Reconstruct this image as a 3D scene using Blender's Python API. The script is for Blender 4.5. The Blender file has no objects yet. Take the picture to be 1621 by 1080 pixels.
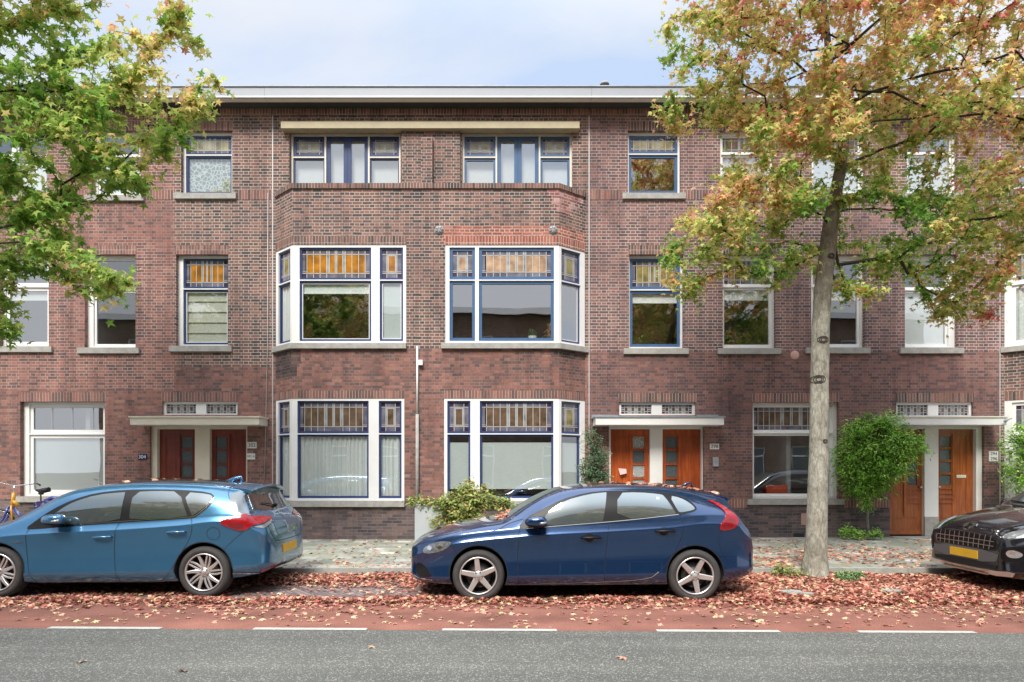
import bpy, bmesh, math, random
import numpy as np
from mathutils import Vector, Matrix
from mathutils.bvhtree import BVHTree
random.seed(7); np.random.seed(7)
PI = math.pi
SC = bpy.context.scene
COL = SC.collection
F = 990.0; CX = 810.5; CY = 745.0; CH = 1.6     # focal length in photo pixels, vanishing point, eye height
YF = 13.9                                        # distance of the brick fronts
YB = 13.46                                       # front face of the bays
GZ = 0.12                                        # pavement height

def wx(px, Y=YF): return (px - CX) * Y / F
def wz(py, Y=YF): return CH + (CY - py) * Y / F

# ------------------------------------------------------------------ mesh builder
class MB:
    def __init__(s, xf=None):
        s.v = []; s.f = []; s.m = []; s.uv = []; s.xf = xf; s.sm = []
    def vert(s, p):
        if s.xf: p = s.xf(*p)
        s.v.append(tuple(p)); return len(s.v) - 1
    def face(s, pts, m=0, uv=None, smooth=False):
        idx = [s.vert(p) for p in pts]
        s.f.append(idx); s.m.append(m); s.sm.append(smooth)
        s.uv.append(uv if uv else [(p[0], p[2]) for p in pts])
    def box(s, x0, x1, y0, y1, z0, z1, m=0, skip=''):
        if x0 > x1: x0, x1 = x1, x0
        if y0 > y1: y0, y1 = y1, y0
        if z0 > z1: z0, z1 = z1, z0
        # y grows towards -normal in plain coords; in frames y is the outward distance
        s.face([(x0,y0,z0),(x1,y0,z0),(x1,y0,z1),(x0,y0,z1)], m)
        s.face([(x1,y1,z0),(x0,y1,z0),(x0,y1,z1),(x1,y1,z1)], m)
        s.face([(x0,y1,z0),(x0,y0,z0),(x0,y0,z1),(x0,y1,z1)], m, [(x0+y1,z0),(x0+y0,z0),(x0+y0,z1),(x0+y1,z1)])
        s.face([(x1,y0,z0),(x1,y1,z0),(x1,y1,z1),(x1,y0,z1)], m, [(x1+y0,z0),(x1+y1,z0),(x1+y1,z1),(x1+y0,z1)])
        s.face([(x0,y0,z1),(x1,y0,z1),(x1,y1,z1),(x0,y1,z1)], m, [(x0,z1+y0),(x1,z1+y0),(x1,z1+y1),(x0,z1+y1)])
        s.face([(x0,y1,z0),(x1,y1,z0),(x1,y0,z0),(x0,y0,z0)], m, [(x0,z0+y1),(x1,z0+y1),(x1,z0+y0),(x0,z0+y0)])
    def prism(s, poly, axis_pts, m=0):
        # poly: list of 3D points; axis_pts: extrusion vector
        n = len(poly); e = Vector(axis_pts)
        a = [s.vert(p) for p in poly]; b = [s.vert(tuple(Vector(p) + e)) for p in poly]
        def add(idx, smooth=False):
            s.f.append(idx); s.m.append(m); s.sm.append(smooth); s.uv.append([(s.v[i][0], s.v[i][2]) for i in idx])
        add(list(reversed(a))); add(b)
        for i in range(n):
            j = (i + 1) % n
            add([a[i], a[j], b[j], b[i]])
    def tube(s, pts, rad, seg=8, m=0, cap=True, smooth=True):
        pts = [Vector(p) for p in pts]; n = len(pts)
        if not hasattr(rad, '__len__'): rad = [rad] * n
        rings = []; prev = None
        for i in range(n):
            if i == 0: d = pts[1] - pts[0]
            elif i == n - 1: d = pts[-1] - pts[-2]
            else: d = pts[i+1] - pts[i-1]
            if d.length < 1e-9: d = Vector((0,0,1))
            d.normalize()
            if prev is None:
                up = Vector((0,0,1)) if abs(d.z) < .9 else Vector((1,0,0))
                a = d.cross(up).normalized()
            else:
                a = (prev - d * prev.dot(d)).normalized()
            prev = a; b = d.cross(a)
            rings.append([s.vert(pts[i] + (a*math.cos(2*PI*k/seg) + b*math.sin(2*PI*k/seg)) * rad[i]) for k in range(seg)])
        for i in range(n - 1):
            for k in range(seg):
                l = (k + 1) % seg
                s.f.append([rings[i][k], rings[i][l], rings[i+1][l], rings[i+1][k]]); s.m.append(m); s.sm.append(smooth)
                s.uv.append([(k/seg, i*.3), ((k+1)/seg, i*.3), ((k+1)/seg, i*.3+.3), (k/seg, i*.3+.3)])
        if cap:
            for r, rev in ((rings[0], True), (rings[-1], False)):
                s.f.append(list(reversed(r)) if rev else r); s.m.append(m); s.sm.append(False); s.uv.append([(0,0)]*seg)
    def lathe(s, prof, axis='y', c=(0,0,0), seg=40, m=0, smooth=True, arc=None, close=False):
        # prof: (radius, along)
        rings = []
        a0, a1 = arc if arc else (0, 2*PI)
        cnt = seg if arc is None else seg + 1
        for (r, h) in prof:
            ring = []
            for k in range(cnt):
                t = a0 + (a1 - a0) * k / seg
                ca, sa = math.cos(t) * r, math.sin(t) * r
                if axis == 'y': p = (c[0]+ca, c[1]+h, c[2]+sa)
                elif axis == 'z': p = (c[0]+ca, c[1]+sa, c[2]+h)
                else: p = (c[0]+h, c[1]+ca, c[2]+sa)
                ring.append(s.vert(p))
            rings.append(ring)
        for i in range(len(prof) - 1):
            for k in range(seg):
                l = (k + 1) % cnt
                s.f.append([rings[i][k], rings[i][l], rings[i+1][l], rings[i+1][k]]); s.m.append(m); s.sm.append(smooth); s.uv.append([(0,0),(1,0),(1,1),(0,1)])
    def build(s, name, mats, parent=None, world=True, smooth=None, fixn=False):
        me = bpy.data.meshes.new(name)
        off = Vector((0,0,0))
        if parent is not None and world: off = root_loc(parent)
        vs = [(x-off.x, y-off.y, z-off.z) for x, y, z in s.v]
        me.from_pydata(vs, [], s.f)
        if not isinstance(mats, (list, tuple)): mats = [mats]
        for m in mats: me.materials.append(m)
        me.polygons.foreach_set('material_index', s.m)
        me.polygons.foreach_set('use_smooth', s.sm if smooth is None else [smooth]*len(s.f))
        uvl = me.uv_layers.new(name='UVMap')
        flat = [c for uv in s.uv for p in uv for c in p]
        uvl.data.foreach_set('uv', flat)
        if fixn:
            bm = bmesh.new(); bm.from_mesh(me); bmesh.ops.recalc_face_normals(bm, faces=bm.faces); bm.to_mesh(me); bm.free()
        me.update()
        o = bpy.data.objects.new(name, me); COL.objects.link(o)
        if parent is not None: o.parent = parent
        return o

def root_loc(o):
    while o.parent is not None: o = o.parent
    return Vector(o.location)

def frame(o, u):
    """local coords (along wall, outward distance, z) -> world"""
    ux, uy = u; l = math.hypot(ux, uy); ux /= l; uy /= l
    nx, ny = uy, -ux
    ox, oy = o
    return lambda a, d, z: (ox + a*ux + d*nx, oy + a*uy + d*ny, z)

def tag(o, label=None, cat=None, group=None, kind=None):
    if label: o['label'] = label
    if cat: o['category'] = cat
    if group: o['group'] = group
    if kind: o['kind'] = kind
    return o
def empty(name, loc, label=None, cat=None, group=None, rz=0):
    o = bpy.data.objects.new(name, None); COL.objects.link(o)
    o.location = loc; o.rotation_euler = (0,0,rz); o.empty_display_size = .2
    return tag(o, label, cat, group)

# ------------------------------------------------------------------ materials
def nt(name):
    m = bpy.data.materials.new(name); m.use_nodes = True
    n = m.node_tree.nodes; l = m.node_tree.links
    return m, n, l, n['Principled BSDF']
def N(n, t, **kw):
    x = n.new(t)
    for k, v in kw.items():
        if k.startswith('i_'):
            x.inputs[k[2:].replace('_', ' ')].default_value = v
        else: setattr(x, k, v)
    return x
def ramp(n, stops, interp='LINEAR'):
    r = n.new('ShaderNodeValToRGB'); e = r.color_ramp.elements; r.color_ramp.interpolation = interp
    while len(e) < len(stops): e.new(.5)
    for i, (p, c) in enumerate(stops):
        e[i].position = p; e[i].color = (*c, 1) if len(c) == 3 else c
    return r
def mixrgb(n, l, fac, a, b, mode='MIX'):
    x = n.new('ShaderNodeMix'); x.data_type = 'RGBA'; x.blend_type = mode
    for s, v in ((0, fac), (6, a), (7, b)):
        if hasattr(v, 'links'): l.new(v, x.inputs[s])
        elif s == 0: x.inputs[0].default_value = v
        else: x.inputs[s].default_value = (*v, 1)
    return x.outputs[2]
def mathn(n, l, op, a, b=None, clamp=False):
    x = n.new('ShaderNodeMath'); x.operation = op; x.use_clamp = clamp
    for s, v in ((0, a), (1, b)):
        if v is None: continue
        if hasattr(v, 'links'): l.new(v, x.inputs[s])
        else: x.inputs[s].default_value = v
    return x.outputs[0]
def simple(name, col, rough=.6, metal=0, var=.0, vscale=3, coat=0, spec=.5, bump=0, bscale=60):
    m, n, l, b = nt(name)
    b.inputs['Roughness'].default_value = rough; b.inputs['Metallic'].default_value = metal
    b.inputs['Coat Weight'].default_value = coat; b.inputs['Coat Roughness'].default_value = .04
    b.inputs['Specular IOR Level'].default_value = spec
    b.inputs['Base Color'].default_value = (*col, 1)
    tc = n.new('ShaderNodeTexCoord')
    if var > 0:
        no = N(n, 'ShaderNodeTexNoise', i_Scale=vscale, i_Detail=6, i_Roughness=.7); l.new(tc.outputs['Object'], no.inputs['Vector'])
        r = ramp(n, [(.25, tuple(c*(1-var) for c in col)), (.75, tuple(min(1, c*(1+var)) for c in col))])
        l.new(no.outputs['Fac'], r.inputs[0]); l.new(r.outputs[0], b.inputs['Base Color'])
    if bump > 0:
        no = N(n, 'ShaderNodeTexNoise', i_Scale=bscale, i_Detail=4); l.new(tc.outputs['Object'], no.inputs['Vector'])
        bp = N(n, 'ShaderNodeBump', i_Strength=bump, i_Distance=.01); l.new(no.outputs['Fac'], bp.inputs['Height']); l.new(bp.outputs[0], b.inputs['Normal'])
    return m

def brick(name, stops, mortar, mortar2=None, soldier=False, msize=.0055, tint=None, stretcher=False):
    m, n, l, b = nt(name)
    b.inputs['Roughness'].default_value = .88; b.inputs['Specular IOR Level'].default_value = .25
    uv = n.new('ShaderNodeUVMap'); uv.uv_map = 'UVMap'
    sep = n.new('ShaderNodeSeparateXYZ'); l.new(uv.outputs[0], sep.inputs[0])
    cmb = n.new('ShaderNodeCombineXYZ')
    # a little waviness so the courses are hand laid
    wn = N(n, 'ShaderNodeTexNoise', i_Scale=1.7, i_Detail=2); l.new(uv.outputs[0], wn.inputs['Vector'])
    wob = mathn(n, l, 'MULTIPLY', mathn(n, l, 'SUBTRACT', wn.outputs['Fac'], .5), .02)
    if soldier:
        l.new(sep.outputs[1], cmb.inputs[0]); l.new(mathn(n, l, 'ADD', sep.outputs[0], wob), cmb.inputs[1])
    else:
        l.new(sep.outputs[0], cmb.inputs[0]); l.new(mathn(n, l, 'ADD', sep.outputs[1], wob), cmb.inputs[1])
    br = n.new('ShaderNodeTexBrick')
    br.offset = 0 if soldier else .5; br.offset_frequency = 2
    br.squash = 1 if (soldier or stretcher) else .5; br.squash_frequency = 2
    for k, v in (('Scale', 1), ('Mortar Size', msize), ('Mortar Smooth', .15), ('Bias', 0), ('Brick Width', .5 if soldier else .215), ('Row Height', .066)):
        br.inputs[k].default_value = v
    br.inputs['Color1'].default_value = (0,0,0,1); br.inputs['Color2'].default_value = (1,1,1,1); br.inputs['Mortar'].default_value = (.5,.5,.5,1)
    l.new(cmb.outputs[0], br.inputs['Vector'])
    big = N(n, 'ShaderNodeTexNoise', i_Scale=.55, i_Detail=5, i_Roughness=.65); l.new(uv.outputs[0], big.inputs['Vector'])
    t = mathn(n, l, 'ADD', mathn(n, l, 'MULTIPLY', br.outputs['Color'], .8), mathn(n, l, 'MULTIPLY', mathn(n, l, 'SUBTRACT', big.outputs['Fac'], .5), .75))
    t = mathn(n, l, 'ADD', t, .1, True)
    rp = ramp(n, stops); l.new(t, rp.inputs[0])
    fine = N(n, 'ShaderNodeTexNoise', i_Scale=22, i_Detail=6, i_Roughness=.75); l.new(uv.outputs[0], fine.inputs['Vector'])
    fr = ramp(n, [(.3, (.72,.72,.74)), (.7, (1.25,1.22,1.2))]); l.new(fine.outputs['Fac'], fr.inputs[0])
    c = mixrgb(n, l, 1, rp.outputs[0], fr.outputs[0], 'MULTIPLY')
    # mortar: pale in some areas, dirty in others
    mn = N(n, 'ShaderNodeTexNoise', i_Scale=.8, i_Detail=4); l.new(uv.outputs[0], mn.inputs['Vector'])
    mr = ramp(n, [(.35, mortar2 or tuple(x*.55 for x in mortar)), (.6, mortar)]); l.new(mn.outputs['Fac'], mr.inputs[0])
    c = mixrgb(n, l, br.outputs['Fac'], c, mr.outputs[0])
    # weathering streaks and soot patches
    mp = N(n, 'ShaderNodeMapping'); mp.inputs['Scale'].default_value = (3.2, .45, 1); l.new(uv.outputs[0], mp.inputs['Vector'])
    st = N(n, 'ShaderNodeTexNoise', i_Scale=1.0, i_Detail=6, i_Roughness=.7); l.new(mp.outputs[0], st.inputs['Vector'])
    sr = ramp(n, [(.28, (.52,.53,.55)), (.5, (.90,.90,.90)), (.75, (1.04,1.01,.98))]); l.new(st.outputs['Fac'], sr.inputs[0])
    c = mixrgb(n, l, 1, c, sr.outputs[0], 'MULTIPLY')
    l.new(c, b.inputs['Base Color'])
    bp = N(n, 'ShaderNodeBump', i_Strength=.6, i_Distance=.012)
    hh = mathn(n, l, 'SUBTRACT', mathn(n, l, 'MULTIPLY', fine.outputs['Fac'], .35), br.outputs['Fac'])
    l.new(hh, bp.inputs['Height']); l.new(bp.outputs[0], b.inputs['Normal'])
    return m

DARK = [(.0,(.068,.060,.060)),(.22,(.115,.09,.085)),(.42,(.18,.115,.10)),(.65,(.235,.13,.105)),(.85,(.285,.155,.125)),(1,(.34,.21,.175))]
RED  = [(.0,(.11,.085,.085)),(.25,(.19,.115,.105)),(.5,(.27,.135,.115)),(.75,(.325,.155,.125)),(1,(.38,.22,.18))]
PURP = [(.0,(.07,.066,.074)),(.35,(.12,.10,.104)),(.6,(.165,.125,.122)),(.85,(.21,.15,.14)),(1,(.27,.19,.17))]
ORNG = [(.0,(.24,.09,.07)),(.4,(.36,.11,.075)),(.8,(.44,.16,.11)),(1,(.48,.24,.18))]
MORT = (.56,.49,.44)
M = {}
M['brick_dark'] = brick('brick_dark', DARK, MORT, (.40,.33,.30), msize=.0068)
M['brick_low'] = brick('brick_low', RED, (.34,.25,.22), (.17,.125,.115), msize=.005)
M['brick_red'] = brick('brick_red', RED, (.55,.43,.39), (.32,.22,.20), msize=.006)
M['brick_base'] = brick('brick_base', PURP, (.24,.20,.19), (.13,.11,.105), msize=.005, stretcher=True)
M['brick_new'] = brick('brick_new', ORNG, (.62,.54,.49), (.5,.42,.37), msize=.007)
M['soldier'] = brick('soldier', DARK, MORT, (.3,.24,.21), soldier=True)
M['soldier_red'] = brick('soldier_red', RED, MORT, (.35,.27,.23), soldier=True)
M['soldier_new'] = brick('soldier_new', ORNG, (.62,.54,.49), (.5,.42,.37), soldier=True, msize=.007)
M['white'] = simple('white_paint', (.80,.80,.79), .35, var=.05, vscale=4)
M['cream'] = simple('cream_paint', (.74,.68,.57), .4, var=.06, vscale=4)
M['yellow_beam'] = simple('weathered_cream_beam', (.42,.36,.23), .6, var=.15, vscale=2.5)
M['blue'] = simple('dark_blue_paint', (.03,.055,.16), .28, var=.12, vscale=5)
M['blue2'] = simple('mid_blue_paint', (.06,.13,.26), .3, var=.12, vscale=5)
M['grey_paint'] = simple('grey_fascia', (.34,.36,.40), .45, var=.05, vscale=2)
M['soffit'] = simple('soffit_boards', (.78,.73,.66), .7, var=.1, vscale=2)
M['stone'] = simple('concrete_sill', (.36,.35,.325), .9, var=.28, vscale=9, bump=.3)
M['lead'] = simple('lead_sheet', (.30,.34,.38), .55, metal=.4, var=.2, vscale=6)
M['came'] = simple('lead_came', (.48,.48,.48), .5, metal=.2)
M['bitumen'] = simple('bitumen', (.05,.05,.05), .9, var=.3)
M['dark'] = simple('dark_void', (.015,.015,.017), .8)
M['room'] = simple('room_plaster', (.38,.40,.385), .9, var=.12, vscale=1.5)
M['room2'] = simple('room_floor', (.22,.15,.09), .6)
M['curtain'] = simple('net_curtain', (.88,.90,.90), .9, var=.05, vscale=9)
M['blind'] = simple('cream_blind', (.74,.71,.63), .85, var=.05, vscale=3)
M['frost'] = simple('frosted_film', (.66,.71,.71), .55, var=.04)
M['black_plastic'] = simple('black_plastic', (.02,.02,.022), .5)
M['grey_plastic'] = simple('grey_plastic', (.30,.31,.32), .5)
M['steel'] = simple('brushed_steel', (.62,.61,.58), .32, metal=1)
M['brass'] = simple('worn_brass', (.45,.32,.13), .35, metal=1)

def wood(name, c1, c2, rough=.32):
    m, n, l, b = nt(name)
    tc = n.new('ShaderNodeTexCoord'); mp = n.new('ShaderNodeMapping'); mp.inputs['Scale'].default_value = (22, 22, 1.6)
    l.new(tc.outputs['Object'], mp.inputs['Vector'])
    no = N(n, 'ShaderNodeTexNoise', i_Scale=1.2, i_Detail=7, i_Roughness=.65, i_Distortion=.6); l.new(mp.outputs[0], no.inputs['Vector'])
    r = ramp(n, [(.3, c1), (.7, c2)]); l.new(no.outputs['Fac'], r.inputs[0])
    n2 = N(n, 'ShaderNodeTexNoise', i_Scale=1.8, i_Detail=3); l.new(tc.outputs['Object'], n2.inputs['Vector'])
    r2 = ramp(n, [(.3, (.7,.66,.62)), (.65, (1.2,1.15,1.1))]); l.new(n2.outputs['Fac'], r2.inputs[0])
    l.new(mixrgb(n, l, 1, r.outputs[0], r2.outputs[0], 'MULTIPLY'), b.inputs['Base Color'])
    b.inputs['Roughness'].default_value = rough; b.inputs['Coat Weight'].default_value = .3
    return m
M['wood_red'] = wood('mahogany', (.11,.018,.012), (.25,.048,.03))
M['wood_orange'] = wood('orange_wood', (.25,.042,.012), (.52,.125,.030))
M['wood_brown'] = wood('honey_wood', (.22,.05,.014), (.46,.15,.038))

def glass(name, tintc=(.92,.96,.95), refl=.22, rough=.0):
    m, n, l, b = nt(name)
    n.remove(b)
    out = n['Material Output']
    tr = N(n, 'ShaderNodeBsdfTransparent'); tr.inputs[0].default_value = (*tintc, 1)
    gl = N(n, 'ShaderNodeBsdfGlossy'); gl.inputs['Color'].default_value = (.96,.98,1,1); gl.inputs['Roughness'].default_value = rough
    ge = n.new('ShaderNodeNewGeometry'); dt = n.new('ShaderNodeVectorMath'); dt.operation = 'DOT_PRODUCT'
    l.new(ge.outputs['Incoming'], dt.inputs[0]); l.new(ge.outputs['Normal'], dt.inputs[1])
    inv = mathn(n, l, 'SUBTRACT', 1, mathn(n, l, 'ABSOLUTE', dt.outputs['Value']), True)
    fac = mathn(n, l, 'ADD', mathn(n, l, 'MULTIPLY', mathn(n, l, 'POWER', inv, 5), .75), refl, True)
    # old panes are never quite flat
    tc = n.new('ShaderNodeTexCoord')
    no = N(n, 'ShaderNodeTexNoise', i_Scale=1.1, i_Detail=1); l.new(tc.outputs['Object'], no.inputs['Vector'])
    bp = N(n, 'ShaderNodeBump', i_Strength=.05, i_Distance=.05); l.new(no.outputs['Fac'], bp.inputs['Height']); l.new(bp.outputs[0], gl.inputs['Normal'])
    mx = n.new('ShaderNodeMixShader'); l.new(fac, mx.inputs[0]); l.new(tr.outputs[0], mx.inputs[1]); l.new(gl.outputs[0], mx.inputs[2])
    l.new(mx.outputs[0], out.inputs[0])
    return m
M['glass'] = glass('window_glass', refl=.26)
M['glass_hi'] = glass('bright_window_glass', refl=.42)
def sglass(name, col, rough=.15, tr=.25):
    m, n, l, b = nt(name)
    tc = n.new('ShaderNodeTexCoord')
    no = N(n, 'ShaderNodeTexNoise', i_Scale=5, i_Detail=4); l.new(tc.outputs['Object'], no.inputs['Vector'])
    r = ramp(n, [(.3, tuple(c*.5 for c in col)), (.7, tuple(min(1,c*1.45) for c in col))]); l.new(no.outputs['Fac'], r.inputs[0])
    l.new(r.outputs[0], b.inputs['Base Color'])
    b.inputs['Roughness'].default_value = rough; b.inputs['Specular IOR Level'].default_value = .7
    return m
M['sg_amber'] = sglass('amber_glass', (.38,.155,.012))
M['sg_peach'] = sglass('peach_glass', (.42,.27,.16))
M['sg_dim'] = sglass('dim_amber_glass', (.13,.085,.055))
M['sg_olive'] = sglass('olive_glass', (.24,.20,.07))
M['sg_milk'] = sglass('milk_glass', (.30,.32,.33))
M['sg_lilac'] = sglass('lilac_glass', (.15,.14,.17))
M['sg_violet'] = sglass('violet_glass', (.055,.03,.06))
M['sg_cream'] = sglass('cream_glass', (.38,.35,.20))

def vcol_mat(name, stops, rough=.55, trans=.3, attr='tone', gloss=.3):
    m, n, l, b = nt(name)
    out = n['Material Output']
    at = n.new('ShaderNodeAttribute'); at.attribute_name = attr
    a2 = n.new('ShaderNodeAttribute'); a2.attribute_name = 'lum'
    r = ramp(n, stops); l.new(at.outputs['Fac'], r.inputs[0])
    k = mathn(n, l, 'ADD', mathn(n, l, 'MULTIPLY', a2.outputs['Fac'], .8), .6)
    cm = n.new('ShaderNodeVectorMath'); cm.operation = 'SCALE'; l.new(r.outputs[0], cm.inputs[0]); l.new(k, cm.inputs['Scale'])
    l.new(cm.outputs[0], b.inputs['Base Color']); b.inputs['Roughness'].default_value = rough
    b.inputs['Specular IOR Level'].default_value = gloss
    t = n.new('ShaderNodeBsdfTranslucent'); l.new(cm.outputs[0], t.inputs[0])
    mx = n.new('ShaderNodeMixShader'); mx.inputs[0].default_value = trans
    l.new(b.outputs[0], mx.inputs[1]); l.new(t.outputs[0], mx.inputs[2]); l.new(mx.outputs[0], out.inputs[0])
    return m
EXPO = 1.14
SKYX, SKYY = 9.25, 7.9
CLA, CLB = .455, .63
# ------------------------------------------------------------------ building kit
def slab(mb, u0, u1, z0, z1, holes, d0, d1, m=0, outer=True, msel=None, reveal=None):
    us = sorted({u0, u1, *[h[0] for h in holes], *[h[1] for h in holes]})
    zs = sorted({z0, z1, *[h[2] for h in holes], *[h[3] for h in holes]})
    if msel: zs = sorted(set(zs) | {z for z, _ in msel if z0 < z < z1})
    us = [u for u in us if u0 - 1e-6 <= u <= u1 + 1e-6]; zs = [z for z in zs if z0 - 1e-6 <= z <= z1 + 1e-6]
    def mat(z):
        if not msel: return m
        for zz, k in msel:
            if z < zz: return k
        return msel[-1][1]
    for i in range(len(us) - 1):
        for j in range(len(zs) - 1):
            a, b, c, d = us[i], us[i+1], zs[j], zs[j+1]
            if b - a < 1e-5 or d - c < 1e-5: continue
            um, zm = (a+b)/2, (c+d)/2
            if any(h[0] < um < h[1] and h[2] < zm < h[3] for h in holes): continue
            mb.face([(a,d1,c),(b,d1,c),(b,d1,d),(a,d1,d)], mat(zm))
            if outer: mb.face([(b,d0,c),(a,d0,c),(a,d0,d),(b,d0,d)], mat(zm))
    dd = d1 - d0 if reveal is None else reveal
    for h in holes:
        a, b, c, d = max(h[0],u0), min(h[1],u1), max(h[2],z0), min(h[3],z1)
        k = mat((c+d)/2); e = d1 - dd
        if h[0] >= u0: mb.face([(a,d1,c),(a,d1,d),(a,e,d),(a,e,c)], k, [(a,c),(a,d),(a+dd,d),(a+dd,c)])
        if h[1] <= u1: mb.face([(b,d1,d),(b,d1,c),(b,e,c),(b,e,d)], k, [(b,d),(b,c),(b-dd,c),(b-dd,d)])
        mb.face([(a,d1,d),(b,d1,d),(b,e,d),(a,e,d)], k, [(a,d),(b,d),(b,d+dd),(a,d+dd)])
        mb.face([(b,d1,c),(a,d1,c),(a,e,c),(b,e,c)], k, [(b,c),(a,c),(a,c-dd),(b,c-dd)])
    if outer:
        a, b, c, d, e = u0, u1, z0, z1, d0
        mb.face([(a,d1,d),(a,d1,c),(a,e,c),(a,e,d)], m); mb.face([(b,d1,c),(b,d1,d),(b,e,d),(b,e,c)], m)
        mb.face([(b,d1,d),(a,d1,d),(a,e,d),(b,e,d)], m); mb.face([(a,d1,c),(b,d1,c),(b,e,c),(a,e,c)], m)

def path_band(mb, pts, d0, d1, z0, z1, m=0, ext=(0, 0)):
    P = [Vector((x, y)) for x, y in pts]
    dirs = [(P[i+1]-P[i]).normalized() for i in range(len(P)-1)]
    P[0] = P[0] - dirs[0]*ext[0]; P[-1] = P[-1] + dirs[-1]*ext[1]
    nor = [Vector((d.y, -d.x)) for d in dirs]
    def off(i, d):
        if i == 0: return P[0] + nor[0]*d
        if i == len(P)-1: return P[-1] + nor[-1]*d
        b = (nor[i-1] + nor[i]).normalized(); return P[i] + b * (d / b.dot(nor[i]))
    L = 0
    for i in range(len(P)-1):
        a0, b0, a1, b1 = off(i,d0), off(i+1,d0), off(i,d1), off(i+1,d1)
        l = (P[i+1]-P[i]).length
        mb.face([(*a1,z0),(*b1,z0),(*b1,z1),(*a1,z1)], m, [(L,z0),(L+l,z0),(L+l,z1),(L,z1)])
        w = abs(d1-d0)
        mb.face([(*a1,z1),(*b1,z1),(*b0,z1),(*a0,z1)], m, [(L,z1),(L+l,z1),(L+l,z1+w),(L,z1+w)])
        mb.face([(*a0,z0),(*b0,z0),(*b1,z0),(*a1,z0)], m, [(L,z0-w),(L+l,z0-w),(L+l,z0),(L,z0)])
        mb.face([(*b0,z0),(*a0,z0),(*a0,z1),(*b0,z1)], m)
        L += l
    for i, fl in ((0, 0), (len(P)-1, 1)):
        a, b = off(i, d0), off(i, d1)
        q = [(*a,z0),(*b,z0),(*b,z1),(*a,z1)]
        if fl: q = list(reversed(q))
        mb.face(q, m)

def stained(mb, u0, u1, z0, z1, d, style='wide'):
    """leaded light. material slots 0 mid 1 milk 2 lilac 3 violet 4 came"""
    W, H = u1-u0, z1-z0
    def q(a, b, c, e, m): mb.face([(a,d,c),(b,d,c),(b,d,e),(a,d,e)], m)
    def came(a, b, c, e):
        mb.box(a, b, d+.0005, d+.005, c, e, 4)
    w = .0065
    if style == 'strip':
        n = 9; s = W/n; t = H*.24
        for i in range(n):
            a, b = u0+i*s, u0+(i+1)*s
            if i % 2 == 1:
                q(a, b, z0+t, z1-t, 0); q(a, b, z0, z0+t, 2); q(a, b, z1-t, z1, 2)
                came(a, b, z0+t-w, z0+t+w); came(a, b, z1-t-w, z1-t+w)
            elif i in (0, n-1):
                h = H/4
                for k in range(4): q(a, b, z0+k*h, z0+(k+1)*h, 3 if k in (0,3) else 2)
                for k in (1,2,3): came(a, b, z0+k*h-w, z0+k*h+w)
            else:
                q(a, b, z0, z1, 1); came(a, b, z0+H*.5-w, z0+H*.5+w)
            if i: came(a-w, a+w, z0, z1)
        return
    b = min(.10, H*.19)
    xs = [u0, u0+b, u1-b, u1]; zs = [z0, z0+b, z1-b*.9, z1]
    for i in (0, 2):
        for j in (0, 2): q(xs[i], xs[i+1], zs[j], zs[j+1], 3)
    q(xs[0], xs[1], zs[1], zs[2], 2); q(xs[2], xs[3], zs[1], zs[2], 2)
    inner = xs[2]-xs[1]
    if W > .75:
        gaps = [0, .34, .385, .485, .515, .615, .66, 1]
        kinds = [0, 1, 0, 1, 0, 1, 0]
        for k in range(7):
            a, e = xs[1]+gaps[k]*inner, xs[1]+gaps[k+1]*inner
            q(a, e, zs[1], zs[2], kinds[k]); q(a, e, zs[0], zs[1], 2); q(a, e, zs[2], zs[3], 2 if kinds[k] == 0 else 1)
            if k: came(a-w, a+w, z0 + (0 if k in (1,6) else b), z1)
            if k in (0, 6):
                nn = max(2, round((e-a)/.14))
                for t in range(1, nn): came(a+(e-a)*t/nn-w, a+(e-a)*t/nn+w, z0, z1)
        q(xs[1]-b*.3, xs[1], zs[1], zs[2], 1)
    else:
        mgn = min(.035, inner*.15)
        q(xs[1], xs[2], zs[0], zs[1], 2); q(xs[1], xs[2], zs[2], zs[3], 2)
        q(xs[1], xs[2], zs[1], zs[2], 1)
        mb.face([(xs[1]+mgn,d+.0008,zs[1]+mgn),(xs[2]-mgn,d+.0008,zs[1]+mgn),(xs[2]-mgn,d+.0008,zs[2]-mgn),(xs[1]+mgn,d+.0008,zs[2]-mgn)], 0)
        came(xs[1]+mgn-w, xs[1]+mgn+w, zs[1], zs[2]); came(xs[2]-mgn-w, xs[2]-mgn+w, zs[1], zs[2])
        came(xs[1], xs[2], zs[1]+mgn-w, zs[1]+mgn+w); came(xs[1], xs[2], zs[2]-mgn-w, zs[2]-mgn+w)
        if W > .5:
            mm = (xs[1]+xs[2])/2; came(mm-.03, mm+.03, zs[1], zs[2])
    came(xs[1]-w, xs[1]+w, z0, z1); came(xs[2]-w, xs[2]+w, z0, z1)
    came(u0, u1, zs[1]-w, zs[1]+w); came(u0, u1, zs[2]-w, zs[2]+w)
    hh = zs[1]+b*.35
    came(xs[0], xs[1], hh-w*.7, hh+w*.7); came(xs[2], xs[3], hh-w*.7, hh+w*.7)

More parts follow.
